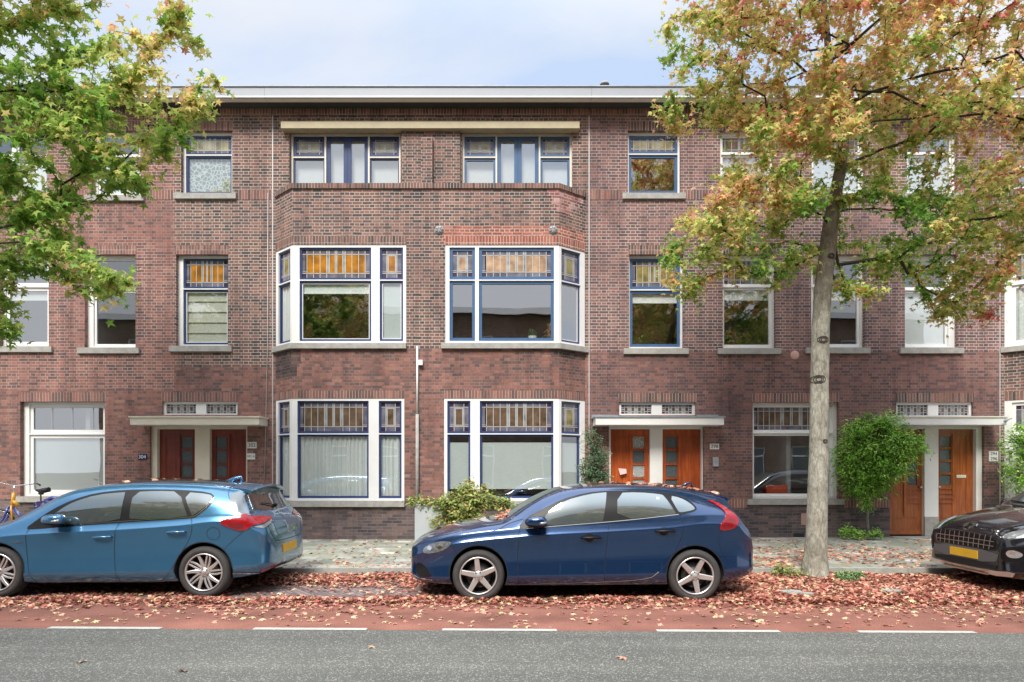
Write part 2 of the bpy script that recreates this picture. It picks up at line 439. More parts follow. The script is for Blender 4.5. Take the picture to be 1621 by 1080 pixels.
SG = {'amber': 'sg_amber', 'peach': 'sg_peach', 'dim': 'sg_dim', 'olive': 'sg_olive', 'cream': 'sg_cream'}
def hang(win, Fr, u0, u1, z0, z1, kind, d):
    """curtains and blinds just behind the pane"""
    mb = MB(Fr); name = 'curtain'; mat = M['curtain']
    if kind == 'net':
        n = max(12, int((u1-u0)/.018)); pts = []
        ph = random.random()*6
        for i in range(n+1):
            t = i/n; u = u0+(u1-u0)*t
            pts.append((u, d + .018*math.sin(u*62+ph+math.sin(u*9)*1.5) + .008*math.sin(u*150)))
        for i in range(n):
            (a, da), (b, db) = pts[i], pts[i+1]
            mb.face([(a,da,z0),(b,db,z0),(b,db,z1),(a,da,z1)], 0, smooth=True)
    elif kind == 'lace':
        for (a, b) in ((u0, u1),): mb.face([(a,d,z0),(b,d,z0),(b,d,z1),(a,d,z1)], 0)
        mat = M['lace']
    elif kind in ('roman', 'rollup', 'roller'):
        name = 'blind'; mat = M['blind'] if kind == 'roman' else M['curtain']
        c = z0 if kind != 'rollup' else z1-(z1-z0)*.2
        nseg = 5 if kind == 'roman' else 1
        h = (z1-c)/nseg
        for k in range(nseg):
            a = c+k*h
            mb.face([(u0,d+.0,a+.02),(u1,d+.0,a+.02),(u1,d-.012,a+h),(u0,d-.012,a+h)], 0)
            mb.box(u0, u1, d-.005, d+.012, a, a+.022, 0)
    elif kind == 'frost':
        name = 'screen'; mat = M['frost']
        mb.box(u0, u1, d, d+.006, z0+(z1-z0)*.12, z1-(z1-z0)*.12, 0)
    elif kind == 'frostfull':
        name = 'screen'; mat = M['frost']
        mb.box(u0, u1, d, d+.006, z0, z1, 0)
    elif kind == 'sides':
        for (a, b) in ((u0, u0+(u1-u0)*.17), (u1-(u1-u0)*.15, u1)):
            n = 10
            for i in range(n):
                p, q = a+(b-a)*i/n, a+(b-a)*(i+1)/n
                mb.face([(p,d+.02*math.sin(i*2),z0),(q,d+.02*math.sin(i*2+2),z0),(q,d+.02*math.sin(i*2+2),z1),(p,d+.02*math.sin(i*2),z1)], 0, smooth=True)
    mb.build(name, mat, win)

def window(house, Fr, box, cols, zt=None, base=-.10, th=.10, col='blue', sw=.042, top='amber', low='glass',
           hangs=None, sill=.06, sillw=.06, inner=None, cut=None, label=None, extra=None):
    """box (u0,u1,z0,z1) outer edge of the white frame; cols = [(ua,ub)] openings; zt transom height"""
    u0, u1, z0, z1 = box
    hz0, hz1 = z0+.055, z1-.05
    holes = []
    for i, (a, b) in enumerate(cols):
        full = cut and i in cut
        if zt and not full: holes += [(a,b,hz0,zt-.012),(a,b,zt+.012,hz1)]
        else: holes.append((a,b,hz0,hz1))
    mb = MB(Fr); slab(mb, u0, u1, z0, z1, holes, base-th, base)
    win = mb.build('window', M['white'] if col != 'cream' else M['cream'], house)
    if label: win['label'] = label
    smat = {'blue': M['blue'], 'blue2': M['blue2'], 'white': M['white'], 'cream': M['cream']}[col]
    for i, (a, b) in enumerate(cols):
        full = cut and i in cut
        cells = [(hz0, zt-.012, 'low'), (zt+.012, hz1, 'top')] if (zt and not full) else [(hz0, hz1, 'low')]
        for (c, e, w) in cells:
            s = MB(Fr); bd = base-.035
            swb = sw
            slab(s, a+.002, b-.002, c+.002, e-.002, [(a+swb, b-swb, c+swb*1.15, e-swb)], bd-.04, bd)
            if inner and w == 'low':
                g = .018
                s2 = MB(Fr); slab(s2, a+swb-.001, b-swb+.001, c+swb*1.15-.001, e-swb+.001, [(a+swb+g, b-swb-g, c+swb*1.15+g, e-swb-g)], bd-.035, bd-.012)
            so = s.build('sash', smat, win)
            if inner and w == 'low': s2.build('bead', M['white'], win)
            g0, g1, g2, g3 = a+swb, b-swb, c+swb*1.15, e-swb
            if w == 'top' and top in SG:
                p = MB(Fr); stained(p, g0, g1, g2, g3, bd-.022)
                p.build('stained_glass', [M[SG[top]], M['sg_milk'], M['sg_lilac'], M['sg_violet'], M['came']], win)
            else:
                p = MB(Fr); p.face([(g0,bd-.025,g2),(g1,bd-.025,g2),(g1,bd-.025,g3),(g0,bd-.025,g3)])
                p.build('pane', M['glass_hi'] if low == 'hi' else M['glass'], win)
                if top == 'mesh' and w == 'top':
                    q = MB(Fr)
                    for t in (.26,.55,.85): q.box(g0+(g1-g0)*t-.006, g0+(g1-g0)*t+.006, bd-.022, bd-.016, g2, g3)
                    q.build('lead_came', M['came'], win)
            if hangs and w == 'low':
                k = hangs[i] if isinstance(hangs, (list, tuple)) else hangs
                if k: hang(win, Fr, g0-.02, g1+.02, g2-.01, g3+.03, k, bd-.06)
            if hangs == 'roman' and w == 'top': pass
    if sill:
        s = MB(Fr); s.box(u0-.13, u1+.10, base-.05, sillw, z0-sill*2.1, z0-.002)
        s.build('sill', M['stone'], win, fixn=True)
    return win

def door(house, Fr, u0, u1, z0, z1, side, mat, style=0, label=None):
    lace = bool(label and 'leaflet' in label)
    W = u1-u0; H = z1-z0; d = -.17
    gl = .30*W
    if side == 'r': ga, gb, pa, pb = u1-.10-gl, u1-.10, u0+.12, u1-.10-gl-.10
    else: ga, gb, pa, pb = u0+.09, u0+.09+gl, u0+.09+gl+.10, u1-.13
    holes = []; gz = z1-.16
    hh = .27 if style == 0 else .235
    n = 4
    lights = []
    for k in range(n):
        e = gz-k*(hh+.05); c = e-hh; lights.append((ga, gb, c, e))
    panel = (pa, pb, z0+(.52 if style else .30), z1-.14)
    low = (u0+.10, u1-.10, z0+.14, z0+.40)
    mb = MB(Fr)
    hl = lights + [panel] + ([low] if style else [])
    slab(mb, u0, u1, z0, z1, hl, d-.05, d, 0)
    # recessed wooden panels
    for (a, b, c, e) in [panel] + ([low] if style else []):
        mb.face([(a,d-.014,c),(b,d-.014,c),(b,d-.014,e),(a,d-.014,e)])
        g = .028
        slab(mb, a+.002, b-.002, c+.002, e-.002, [(a+g,b-g,c+g,e-g)], d-.013, d-.005, 0)
    xm = (pa+ga)/2 if side == 'l' else (pb+ga)/2
    xm = (gb+pa)/2 if side == 'l' else (pb+ga)/2
    mb.box(xm-.025, xm+.025, d-.005, d+.022, z0+(.42 if style else .30), z1-.10)
    if style:
        zz = lights[-1][2]-.07
        for k in range(4):
            mb.box(ga-.02, gb+.03, d-.002, d+.028, zz-k*.105-.022, zz-k*.105)
    mb.box(u0+.01, u1-.01, d, d+.03, z0+.02, z0+.10)
    dr = mb.build('door', mat, house)
    if label: dr['label'] = label
    for li, (a, b, c, e) in enumerate(lights):
        p = MB(Fr); p.face([(a,d-.02,c),(b,d-.02,c),(b,d-.02,e),(a,d-.02,e)]); p.build('pane', M['lattice'] if lace and li != 1 else M['door_glass'], dr)
        q = MB(Fr); slab(q, a-.012, b+.012, c-.012, e+.012, [(a,b,c,e)], d-.001, d+.008); q.build('glazing_bead', mat, dr)
    # mail slot
    zs = z0+ (1.02 if style == 0 else 1.32)
    ms = MB(Fr); ms.box(pa+.03, pb-.02, d-.012, d+.004, zs-.035, zs+.035); ms.box(pa+.06, pb-.05, d+.0045, d+.009, zs-.016, zs+.014)
    ms.build('mail_slot', M['brass'] if style == 2 else M['cream'], dr, fixn=True)
    hd = MB(Fr)
    hx = u0+.05 if side == 'l' else u1-.05
    if style == 0: hx = u0+.045 if side == 'l' else u0+.02
    hz = z0+1.08 if style else z0+1.18
    p0 = Fr(hx, d, hz)
    hb = MB()
    nrm = Vector(Fr(0,1,0))-Vector(Fr(0,0,0))
    hb.tube([Vector(p0), Vector(p0)+nrm*.05], .012, 8); hb.tube([Vector(p0)+nrm*.045, Vector(p0)+nrm*.06, Vector(p0)+nrm*.08], [.02,.032,.018], 12)
    hb.build('handle', M['steel'], dr)
    return dr

def plate_text(obj_parent, text, Fr, u, d, z, size, mat, name='digits'):
    cu = bpy.data.curves.new(name, 'FONT'); cu.body = text; cu.size = size; cu.align_x = 'CENTER'; cu.align_y = 'CENTER'; cu.extrude = .0015
    tmp = bpy.data.objects.new('tmp', cu); COL.objects.link(tmp)
    dg = bpy.context.evaluated_depsgraph_get(); dg.update()
    me = bpy.data.meshes.new_from_object(tmp.evaluated_get(dg))
    bpy.data.objects.remove(tmp)
    off = root_loc(obj_parent) if obj_parent else Vector((0,0,0))
    for v in me.vertices:
        p = Fr(u+v.co.x, d+v.co.z, z+v.co.y); v.co = Vector(p)-off
    me.materials.clear(); me.materials.append(mat)
    o = bpy.data.objects.new(name, me); COL.objects.link(o); o.parent = obj_parent
    return o

def vcell(name, c1, c2, scale):
    m, n, l, b = nt(name)
    tc = n.new('ShaderNodeTexCoord'); v = N(n, 'ShaderNodeTexVoronoi', i_Scale=scale); v.feature = 'DISTANCE_TO_EDGE'
    l.new(tc.outputs['Object'], v.inputs['Vector'])
    r = ramp(n, [(.02, c1), (.14, c2)]); l.new(v.outputs['Distance'], r.inputs[0]); l.new(r.outputs[0], b.inputs['Base Color'])
    b.inputs['Roughness'].default_value = .8
    return m
M['lace'] = vcell('lace_curtain', (.66,.70,.69), (.26,.31,.31), 11)
M['lattice'] = vcell('white_lattice', (.75,.76,.74), (.12,.16,.17), 34)
M['door_glass'] = simple('dark_obscured_glass', (.09,.115,.125), .12, var=.35, vscale=30, spec=.8)

# ------------------------------------------------------------------ the four houses of the row
F0 = frame((0, YF), (1, 0))
SEAM = [wx(-480), wx(431.5), wx(932.5), wx(1583), wx(2150)]
ZTOP = wz(172)          # underside of the soffit
ZBASE = .97             # top of the dark base
ZLOW = 4.30
Z2 = wz(300)

def lintel(house, Fr, u0, u1, z, mat='soldier', h=.205, d=0):
    mb = MB(Fr); mb.box(u0, u1, d-.02, d+.004, z, z+h); mb.build('lintel', M[mat], house, fixn=True)

def shell(house, x0, x1, bay=None):
    """side and rear walls, roof deck, floors and room walls behind the windows"""
    yb = YF+9.5
    mb = MB()
    e = .004
    mb.face([(x0+e,yb,0),(x0+e,YF,0),(x0+e,YF,ZTOP+.2),(x0+e,yb,ZTOP+.2)], 0, [(yb,0),(YF,0),(YF,ZTOP),(yb,ZTOP)])
    mb.face([(x1-e,YF,0),(x1-e,yb,0),(x1-e,yb,ZTOP+.2),(x1-e,YF,ZTOP+.2)], 0, [(YF,0),(yb,0),(yb,ZTOP),(YF,ZTOP)])
    mb.face([(x1,yb,0),(x0,yb,0),(x0,yb,ZTOP+.2),(x1,yb,ZTOP+.2)], 0)
    mb.build('rear_wall', M['brick_dark'], house)
    r = MB(); r.box(x0, x1, YF-.38, yb+.2, wz(155, 13.47), wz(138, 13.47)-.03, 0)
    r.build('roof', M['bitumen'], house, fixn=True)
    c = MB()
    fy = 13.47; zf0, zf1 = wz(155, fy), wz(139, fy)
    c.box(x0, x1, fy-.03, fy, zf0, zf1, 0); c.box(x0, x1, fy-.055, fy+.06, zf1, zf1+.022, 2)
    c.box(x0, x1, fy-.04, fy-.028, zf0-.012, zf0+.018, 1)
    c.face([(x0,fy,zf0-.01),(x1,fy,zf0-.01),(x1,YF+.02,ZTOP),(x0,YF+.02,ZTOP)], 3)
    c.build('cornice', [M['grey_paint'], M['white'], M['lead'], M['soffit']], house)
    i = MB()
    yi = YF+3.6
    i.face([(x0+.1,yi,0),(x1-.1,yi,0),(x1-.1,yi,9.6),(x0+.1,yi,9.6)], 0)
    nx = max(2, int((x1-x0)/3.4))
    for k in range(nx+1):
        x = x0+.12+(x1-x0-.24)*k/nx
        i.box(x-.05, x+.05, YF+.3, yi-.01, .14, 9.55, 0)
    for z in (.13, 3.62, 6.98, 9.60):
        i.box(x0+.02, x1-.02, YF+.22, yi-.02, z-.1, z, 1 if z < 9 else 0)
        if z < 9: i.box(x0+.02, x1-.02, YF+.22, yi-.02, z-.16, z-.11, 0)
    i.build('interior', [M['room'], M['room2']], house)

def openings_from(ws): return [tuple(w) for w in ws]

def B(px0, px1, py0, py1, Y=YF): return (wx(px0, Y), wx(px1, Y), wz(py1, Y), wz(py0, Y))

# ---- house one: doors 302 and 304
h1 = empty('brick_house', ((SEAM[0]+SEAM[1])/2, YF, GZ), 'red brown brick house on the left with doors 302 and 304 under one canopy', 'house', 'houses of the brick terrace')
ws = {
 't0': B(146,222,207,310), 't00': B(-40,74,207,310), 't1': B(286.5,367.5,207,307),
 'm00': B(-1,77,403,549), 'm0': B(134,214.5,403,551), 'm1': B(278.5,361,403,548),
 'g': B(32,166,636,786), 'door': B(237,391.5,671,850), 'dt': B(257,376,636,657),
 'tx': B(-230,-110,207,310), 'mx': B(-230,-110,403,549), 'gx': B(-260,-90,636,786)}
# the canopy covers the gap between door and top light
xs = wx(276)
mb = MB(F0)
hol = list(ws.values())
mats1 = [M['brick_base'], M['brick_low'], M['brick_red'], M['brick_dark']]
dr0 = list(ws['door']); dr0[2] = GZ-.1; ws['door'] = tuple(dr0)
hol = list(ws.values())
slab(mb, SEAM[0], xs, 0, ZTOP+.05, [h for h in hol if h[0] < xs], -.3, 0, outer=False, msel=[(ZBASE,0),(3.4,1),(99,2)], reveal=.14)
slab(mb, xs, SEAM[1]-.012, 0, ZTOP+.05, [h for h in hol if h[1] > xs], -.3, 0, outer=False, msel=[(ZBASE,0),(3.9,1),(99,3)], reveal=.14)
mb.build('wall', mats1, h1)
shell(h1, SEAM[0], SEAM[1]-.004)
def pad(b, l=.055, r=.055): return [(b[0]+l, b[1]-r)]
window(h1, F0, ws['t0'], pad(ws['t0']), wz(244), col='white', top='plain', hangs='roller')
window(h1, F0, ws['t00'], [(ws['t00'][0]+.06, wx(14)), (wx(20), ws['t00'][1]-.06)], wz(244), col='white', top='plain', hangs='roller')
window(h1, F0, ws['tx'], pad(ws['tx']), wz(244), col='white', top='plain')
window(h1, F0, ws['mx'], pad(ws['mx']), wz(447), col='white', top='plain')
window(h1, F0, ws['gx'], pad(ws['gx']), wz(692), col='white', top='plain')
window(h1, F0, ws['t1'], pad(ws['t1']), wz(242), top='cream', hangs='lace', label='dark blue framed window with a patterned lace curtain')
window(h1, F0, ws['m00'], pad(ws['m00']), wz(452), col='white', top='plain', low='hi', sw=.07, hangs='rollup')
window(h1, F0, ws['m0'], pad(ws['m0'], .13, .03), wz(457), col='white', top='plain', sw=.05, hangs=None)
window(h1, F0, ws['m1'], pad(ws['m1'], .11, .03), wz(455.5), top='amber', hangs='roman', inner=True, label='window with amber leaded glass above a cream roman blind')
window(h1, F0, ws['g'], pad(ws['g'], .12, .05), wz(687), col='white', top='mesh', sw=.075, hangs='frostfull', low='hi', label='large white window with a leaded top light and frosted pane')
for k, hh in ws.items():
    if k != 'door': lintel(h1, F0, hh[0]-.02, hh[1]+.02, hh[3], 'soldier_red')
for k in ('t0', 't1'): pass
mb = MB(F0)
edges = [SEAM[0]] + sum([[ws[k][0]-.14, ws[k][1]+.11] for k in ('tx','t00','t0','t1')], []) + [SEAM[1]-.015]
for a, b in zip(edges[::2], edges[1::2]):
    mb = MB(F0); mb.box(a, b, -.01, .004, wz(316), wz(301)); mb.build('brick_band', M['soldier_red'], h1, fixn=True)

def door_pair(house, b, d1, d2, top, canopy, mat, style, sides=('r','l'), labels=(None, None), lead=False, bottom=848.5, cream='cream'):
    zb = wz(bottom)
    mb = MB(F0)
    x0, x1 = b[0], b[1]
    holes = [(wx(d1[0]), wx(d1[1]), zb-.2, wz(679)), (wx(d2[0]), wx(d2[1]), zb-.2, wz(679))]
    slab(mb, x0, x1, zb-.01, b[3], [(h[0],h[1],zb-.01,h[3]) for h in holes], -.28, -.07)
    mb.build('door_frame', M[cream], house)
    pl = MB(F0); pl.box(wx(d1[1])-.002, wx(d2[0])+.002, -.1, -.055, zb, zb+.42); pl.box(x0, x1, -.2, .12, GZ-.05, zb-.012)
    pl.build('doorstep', M['stone'], house, fixn=True)
    for (dd, s, lb) in ((d1, sides[0], labels[0]), (d2, sides[1], labels[1])):
        door(house, F0, wx(dd[0])+.004, wx(dd[1])-.004, zb, wz(679)-.004, s, mat, style, lb)
    bk = MB(F0); bk.box(x0, x1, -.6, -.3, zb-.1, b[3]); bk.build('hall', M['dark'], house, fixn=True)
    # top lights
    t0, t1 = top[0], top[1]; mid = (t0+t1)/2
    win = window(house, F0, (t0, t1, top[2]-.02, top[3]), [(t0+.055, mid-.115), (mid+.115, t1-.055)], None, base=-.05, col='white', top='x', sw=.004, sill=0)
    for a, c in ((t0+.055, mid-.115), (mid+.115, t1-.055)):
        p = MB(F0); stained(p, a+.006, c-.006, top[2]+.042, top[3]-.056, -.085, 'strip')
        p.build('stained_glass', [M['sg_dim'], M['sg_milk'], M['sg_lilac'], M['sg_violet'], M['came']], win)
    # canopy
    c0, c1 = canopy[0], canopy[1]
    yc = 13.42; dep = YF-yc
    zc0, zc1 = wz(672.5, yc), wz(661, yc)
    cp = MB(F0); cp.box(wx(c0, yc), wx(c1, yc), -.02, dep, zc0, zc1, 0); cp.box(wx(c0, yc)-.03, wx(c1, yc)+.03, -.02, dep+.025, zc1, zc1+.028, 1)
    if lead: cp.box(wx(c0, yc)-.03, top[0]-.02, -.01, .03, zc1+.03, zc1+.10, 2); cp.box(top[1]+.02, wx(c1, yc)+.03, -.01, .03, zc1+.03, zc1+.10, 2)
    cp.box(wx(c0,yc), wx(c0,yc)+.02, dep+.001, dep+.006, zc0, zc1, 0)
    cp.build('canopy', [M[cream], M['lead'] if lead else M['cream'], M['lead']], house, fixn=True)

door_pair(h1, ws['door'], (246,306), (329.5,387.5), ws['dt'], (206,410), M['wood_red'], 0, labels=('dark mahogany door of number 304', 'dark mahogany door of number 302'))

# ---- house two: the block with the wide bay
h2 = empty('brick_house', ((SEAM[1]+SEAM[2])/2, YF, GZ), 'brown brick house in the middle with the wide angled bay and parapet', 'house', 'houses of the brick terrace')
ZPAR = wz(299, YB); ZPT = wz(291, YB)
TL, TR = B(458,634,208,299), B(731,906,208,299)
def frac(b, l): return [b[0]+(b[1]-b[0])*t for t in l]
A_, B_, C_, D_ = (wx(436.5), YF), (wx(462, YB), YB), (wx(885, YB), YB), (wx(926), YF)
mb = MB(F0)
slab(mb, SEAM[1]+.012, SEAM[2]-.012, 6.6, ZTOP+.05, [TL, TR], -.3, 0, outer=False, reveal=.16)
slab(mb, SEAM[1]+.012, A_[0], 0, 6.6, [], -.3, 0, outer=False, msel=[(ZBASE,1),(ZLOW,2),(99,0)])
slab(mb, D_[0], SEAM[2]-.012, 0, 6.6, [], -.3, 0, outer=False, msel=[(ZBASE,1),(ZLOW,2),(99,0)])
# pier standing a little proud between the two terrace windows, with its pilaster
mb.box(wx(636), wx(729), 0, .06, 7.0, wz(206), 0); mb.box(wx(668), wx(686), .06, .16, 7.0, wz(223), 0)
mb.build('wall', [M['brick_dark'], M['brick_base'], M['brick_low']], h2)
shell(h2, SEAM[1], SEAM[2]-.004)
FL, FC, FR = frame(A_, (B_[0]-A_[0], B_[1]-A_[1])), frame((0, YB), (1, 0)), frame(C_, (D_[0]-C_[0], D_[1]-C_[1]))
LL = math.hypot(B_[0]-A_[0], B_[1]-A_[1]); LR = math.hypot(D_[0]-C_[0], D_[1]-C_[1])
c = lambda px: wx(px, YB)
zf = lambda py: wz(py, YB)
zg0, zg1, zm0, zm1 = zf(793), zf(631), zf(544), zf(388)
bay = MB()
def add_wall(Fr, u0, u1, holes):
    bay.xf = Fr
    slab(bay, u0, u1, 0, ZPAR, holes, -.3, 0, outer=False, msel=[(zg0,1),(zm0-.1,2),(99,0)], reveal=.1)
add_wall(FL, 0, LL, [(-.001, LL+.001, zg0, zg1), (-.001, LL+.001, zm0, zm1)])
add_wall(FC, B_[0], C_[0], [(B_[0]-.001, c(640), zg0, zg1), (B_[0]-.001, c(643), zm0, zm1), (c(703), C_[0]+.001, zg0, zg1), (c(705), C_[0]+.001, zm0, zm1)])
add_wall(FR, 0, LR, [(-.001, LR+.001, zg0, zg1), (-.001, LR+.001, zm0, zm1)])
bay.xf = None
bay.build('bay_wall', [M['brick_dark'], M['brick_base'], M['brick_low']], h2)
bp_ = [A_, B_, C_, D_]
t = MB(); path_band(t, bp_, -.12, .035, ZPAR, ZPT); t.build('coping', M['soldier'], h2)
t = MB()
t.face([(A_[0],YF,7.05),(B_[0],YB,7.05),(C_[0],YB,7.05),(D_[0],YF,7.05)]); t.face([(A_[0],YF,7.05),(B_[0],YB+.1,7.05),(B_[0],YB+.1,ZPAR),(A_[0],YF,ZPAR)])
t.build('terrace', M['lead'], h2)
# newer bricks over the right hand window, and brick lintels
t = MB(); path_band(t, [(c(700),YB), C_, D_], -.02, .004, zm1, zf(358)); t.build('brick_patch', M['brick_new'], h2)
t = MB(); path_band(t, [(c(705),YB), C_, D_], -.02, .008, zm1, zm1+.19); t.build('lintel', M['soldier_new'], h2)
t = MB(); path_band(t, [A_, B_, (c(643),YB)], -.02, .004, zm1, zm1+.19); t.build('lintel', M['soldier'], h2)
t = MB(); path_band(t, [A_, B_, (c(640),YB)], -.02, .004, zg1, zg1+.17); t.build('lintel', M['soldier_red'], h2)
t = MB(); path_band(t, [(c(703),YB), C_, D_], -.02, .004, zg1, zg1+.17); t.build('lintel', M['soldier_red'], h2)
# bricks rebuilt and bleached at the right hand corner of the parapet
LR_ = Vector((D_[0]-C_[0], D_[1]-C_[1])).normalized()
M['brick_pale'] = brick('bleached_brick', [(.0,(.20,.09,.085)),(.35,(.36,.15,.13)),(.7,(.46,.27,.25)),(1,(.60,.47,.44))], (.66,.56,.53), (.5,.36,.33), msize=.006)
for x_, za, zb2, ln in ((c(866), ZPAR-.16, ZPAR, .70), (c(874), ZPAR-.34, ZPAR-.16, .58), (c(881), ZPAR-.50, ZPAR-.34, .36)):
    t = MB(); path_band(t, [(x_,YB), C_, (C_[0]+LR_.x*ln, C_[1]+LR_.y*ln)], -.02, .0035, za, zb2); t.build('brick_patch', M['brick_pale'], h2)
# soot under the first floor sill at the left corner
M['brick_soot'] = brick('sooty_brick', [(.0,(.05,.045,.048)),(.5,(.12,.085,.08)),(1,(.24,.15,.13))], (.22,.18,.17), (.10,.08,.08), msize=.005)
for xa, za, zb2 in ((c(476), zm0-.42, zm0-.13), (c(470), zm0-.70, zm0-.42)):
    t = MB(); path_band(t, [A_, B_, (xa,YB)], -.02, .003, za, zb2); t.build('brick_patch', M['brick_soot'], h2)
t = MB(); path_band(t, [(c(872),YB), C_, D_], -.02, .003, zm0-.28, zm0-.13); t.build('brick_patch', M['brick_soot'], h2)
# sills
for pts, e in (([A_, B_, (c(643.5),YB)], (.05,.0)), ([(c(698.5),YB), C_, D_], (0,.05))):
    t = MB(); path_band(t, pts, -.1, .075, zm0-.115, zm0-.002, ext=e); t.build('sill', M['stone'], h2)
for pts, e in (([A_, B_, (c(641),YB)], (.05,.0)), ([(c(699),YB), C_, D_], (0,.05))):
    t = MB(); path_band(t, pts, -.1, .075, zg0-.125, zg0-.002, ext=e); t.build('sill', M['stone'], h2)
kw = dict(base=-.004, th=.12, sill=0)
# first floor left
ztm = zf(443.5)
window(h2, FC, (B_[0], c(643), zm0, zm1), [(c(474), c(587.5)), (c(601), c(638))], ztm, top='amber', hangs=['rollup', 'frostfull'], inner=True, label='first floor bay window with bright amber leaded lights', **kw)
window(h2, FL, (0, LL, zm0, zm1), [(.10, LL-.07)], ztm, top='olive', hangs='net', **kw)
# first floor right
window(h2, FC, (c(705), C_[0], zm0, zm1), [(c(711.5), c(752)), (c(758), c(877))], ztm, col='blue2', sw=.065, top='peach', low='hi', hangs=[None, None], label='first floor bay window with wide mid blue frames and peach leaded lights', **kw)
window(h2, FR, (0, LR, zm0, zm1), [(.07, LR-.13)], ztm, top='olive', col='blue', inner=True, low='hi', **kw)
# ground floor left
ztg = zf(687)
window(h2, FC, (B_[0], c(640), zg0, zg1), [(c(470.5), c(583.5)), (c(599.5), c(635.5))], ztg, top='dim', hangs=['net', 'net'], label='ground floor bay window with white pleated net curtains', **kw)
window(h2, FL, (0, LL, zg0, zg1), [(.10, LL-.10)], ztg, top='dim', hangs='net', **kw)
# ground floor right
window(h2, FC, (c(703), C_[0], zg0, zg1), [(c(708), c(744.5)), (c(759.5), c(876))], ztg, top='dim', hangs=['frost', 'frost'], label='ground floor bay window with frosted screens', **kw)
window(h2, FR, (0, LR, zg0, zg1), [(.07, LR-.13)], ztg, top='olive', hangs='frost', **kw)
# terrace windows
def terrace_win(b, col, lbl, house=None):
    house = house or h2
    x = frac(b, (0, .312, .705, 1))
    g = .03
    cols = [(b[0]+.05, x[1]-g+.01), (x[1]+g-.012, x[2]-g+.012), (x[2]+g-.01, b[1]-.05)]
    u0, u1, z0, z1 = b; zt = wz(245.5)
    holes = [(cols[0][0],cols[0][1],z0+.05,zt-.014),(cols[0][0],cols[0][1],zt+.014,z1-.05),(cols[1][0],cols[1][1],z0+.05,z1-.05),(cols[2][0],cols[2][1],z0+.05,zt-.014),(cols[2][0],cols[2][1],zt+.014,z1-.05)]
    m_ = MB(F0); slab(m_, u0, u1, z0, z1, holes, -.20, -.10); w = m_.build('window', M['cream'], house); w['label'] = lbl
    for k, (a, b2, c_, e) in enumerate(holes):
        sw = .05 if k != 2 else .062
        if k in (0, 3) and col == 'blue': sw = .028
        def one(a, b2, c_, e, sw, st):
            s = MB(F0); slab(s, a+.002, b2-.002, c_+.002, e-.002, [(a+sw,b2-sw,c_+sw,e-sw)], -.17, -.13); s.build('sash', M[col], w)
            p = MB(F0)
            if st: stained(p, a+sw, b2-sw, c_+sw, e-sw, -.152); p.build('stained_glass', [M['sg_cream'], M['sg_milk'], M['sg_lilac'], M['sg_violet'], M['came']], w)
            else:
                p.face([(a+sw,-.155,c_+sw),(b2-sw,-.155,c_+sw),(b2-sw,-.155,e-sw),(a+sw,-.155,e-sw)]); p.build('pane', M['glass_hi'], w)
                hang(w, F0, a+sw-.01, b2-sw+.01, c_, e, 'roller', -.26)
        if k == 2:
            m2 = (a+b2)/2; one(a, m2, c_, e, .085, False); one(m2, b2, c_, e, .085, False)
        else: one(a, b2, c_, e, .06 if k in (1, 4) else sw, k in (1, 4))
terrace_win(TL, 'blue', 'terrace window on the left with dark blue frames and pale blinds')
terrace_win(TR, 'blue2', 'terrace window on the right with mid blue frames and pale blinds')
t = MB(F0); yb_ = 13.72
t.box(wx(444.5, yb_), wx(917.5, yb_), -.02, YF-yb_, wz(203, yb_), wz(192.5, yb_)); t.build('beam', M['yellow_beam'], h2, fixn=True)
t = MB(F0); t.box(SEAM[1]+.012, SEAM[2]-.012, -.02, .035, ZTOP-.16, ZTOP+.04); t.build('brick_band', M['soldier_red'], h2, fixn=True)
# wall anchors
for px in (695.5, 875.5):
    a = MB(); p = (c(px), YB-.0, zf(364.5))
    a.lathe([(0,-.045),(.045,-.04),(.085,-.025),(.098,-.004),(.1,.0)], 'y', p, seg=14, smooth=True)
    for k in range(7):
        t_ = k*2*PI/7; a.tube([(p[0]+.03*math.cos(t_), p[1]-.045, p[2]+.03*math.sin(t_)), (p[0]+.08*math.cos(t_), p[1]-.03, p[2]+.08*math.sin(t_))], .012, 5)
    a.build('wall_anchor', M['grey_plastic'], h2)

# ---- house three: doors 298 and 294
h3 = empty('brick_house', ((SEAM[2]+SEAM[3])/2, YF, GZ), 'mauve brown brick house on the right with doors 298 and 294', 'house', 'houses of the brick terrace')
W3 = {
 't1': B(994,1077.5,207,307), 't2': B(1140,1225,207,307), 't3': B(1285,1370,207,307), 't4': B(1436,1516,207,307),
 'm1': B(996,1082,403,552), 'm2': B(1144.5,1228,403,552), 'm3': B(1284,1369,403,551), 'm4': B(1432.5,1516,403,551),
 'g': B(1191.5,1328,637,790), 'd1': B(964,1114,671,850), 'dt1': B(980,1101,637,657.5), 'd2': B(1409,1558,671,850), 'dt2': B(1419,1540,637,660)}
for k in ('d1', 'd2'):
    q = list(W3[k]); q[2] = GZ-.1; W3[k] = tuple(q)
mb = MB(F0)
M['brick_mauve'] = brick('brick_mauve', [(.0,(.105,.082,.088)),(.3,(.17,.11,.11)),(.6,(.235,.135,.125)),(.85,(.29,.155,.14)),(1,(.34,.21,.185))], (.58,.50,.46), (.34,.27,.255), msize=.0066)
slab(mb, SEAM[2]+.012, SEAM[3]-.012, 0, ZTOP+.05, list(W3.values()), -.3, 0, outer=False, msel=[(ZBASE,0),(4.25,1),(99,2)], reveal=.14)
M['brick_lowm'] = brick('brick_low_mauve', [(.0,(.11,.085,.088)),(.3,(.17,.10,.098)),(.6,(.235,.125,.112)),(.85,(.28,.14,.12)),(1,(.33,.20,.17))], (.33,.26,.24), (.17,.13,.12), msize=.005)
mb.build('wall', [M['brick_base'], M['brick_lowm'], M['brick_mauve']], h3)
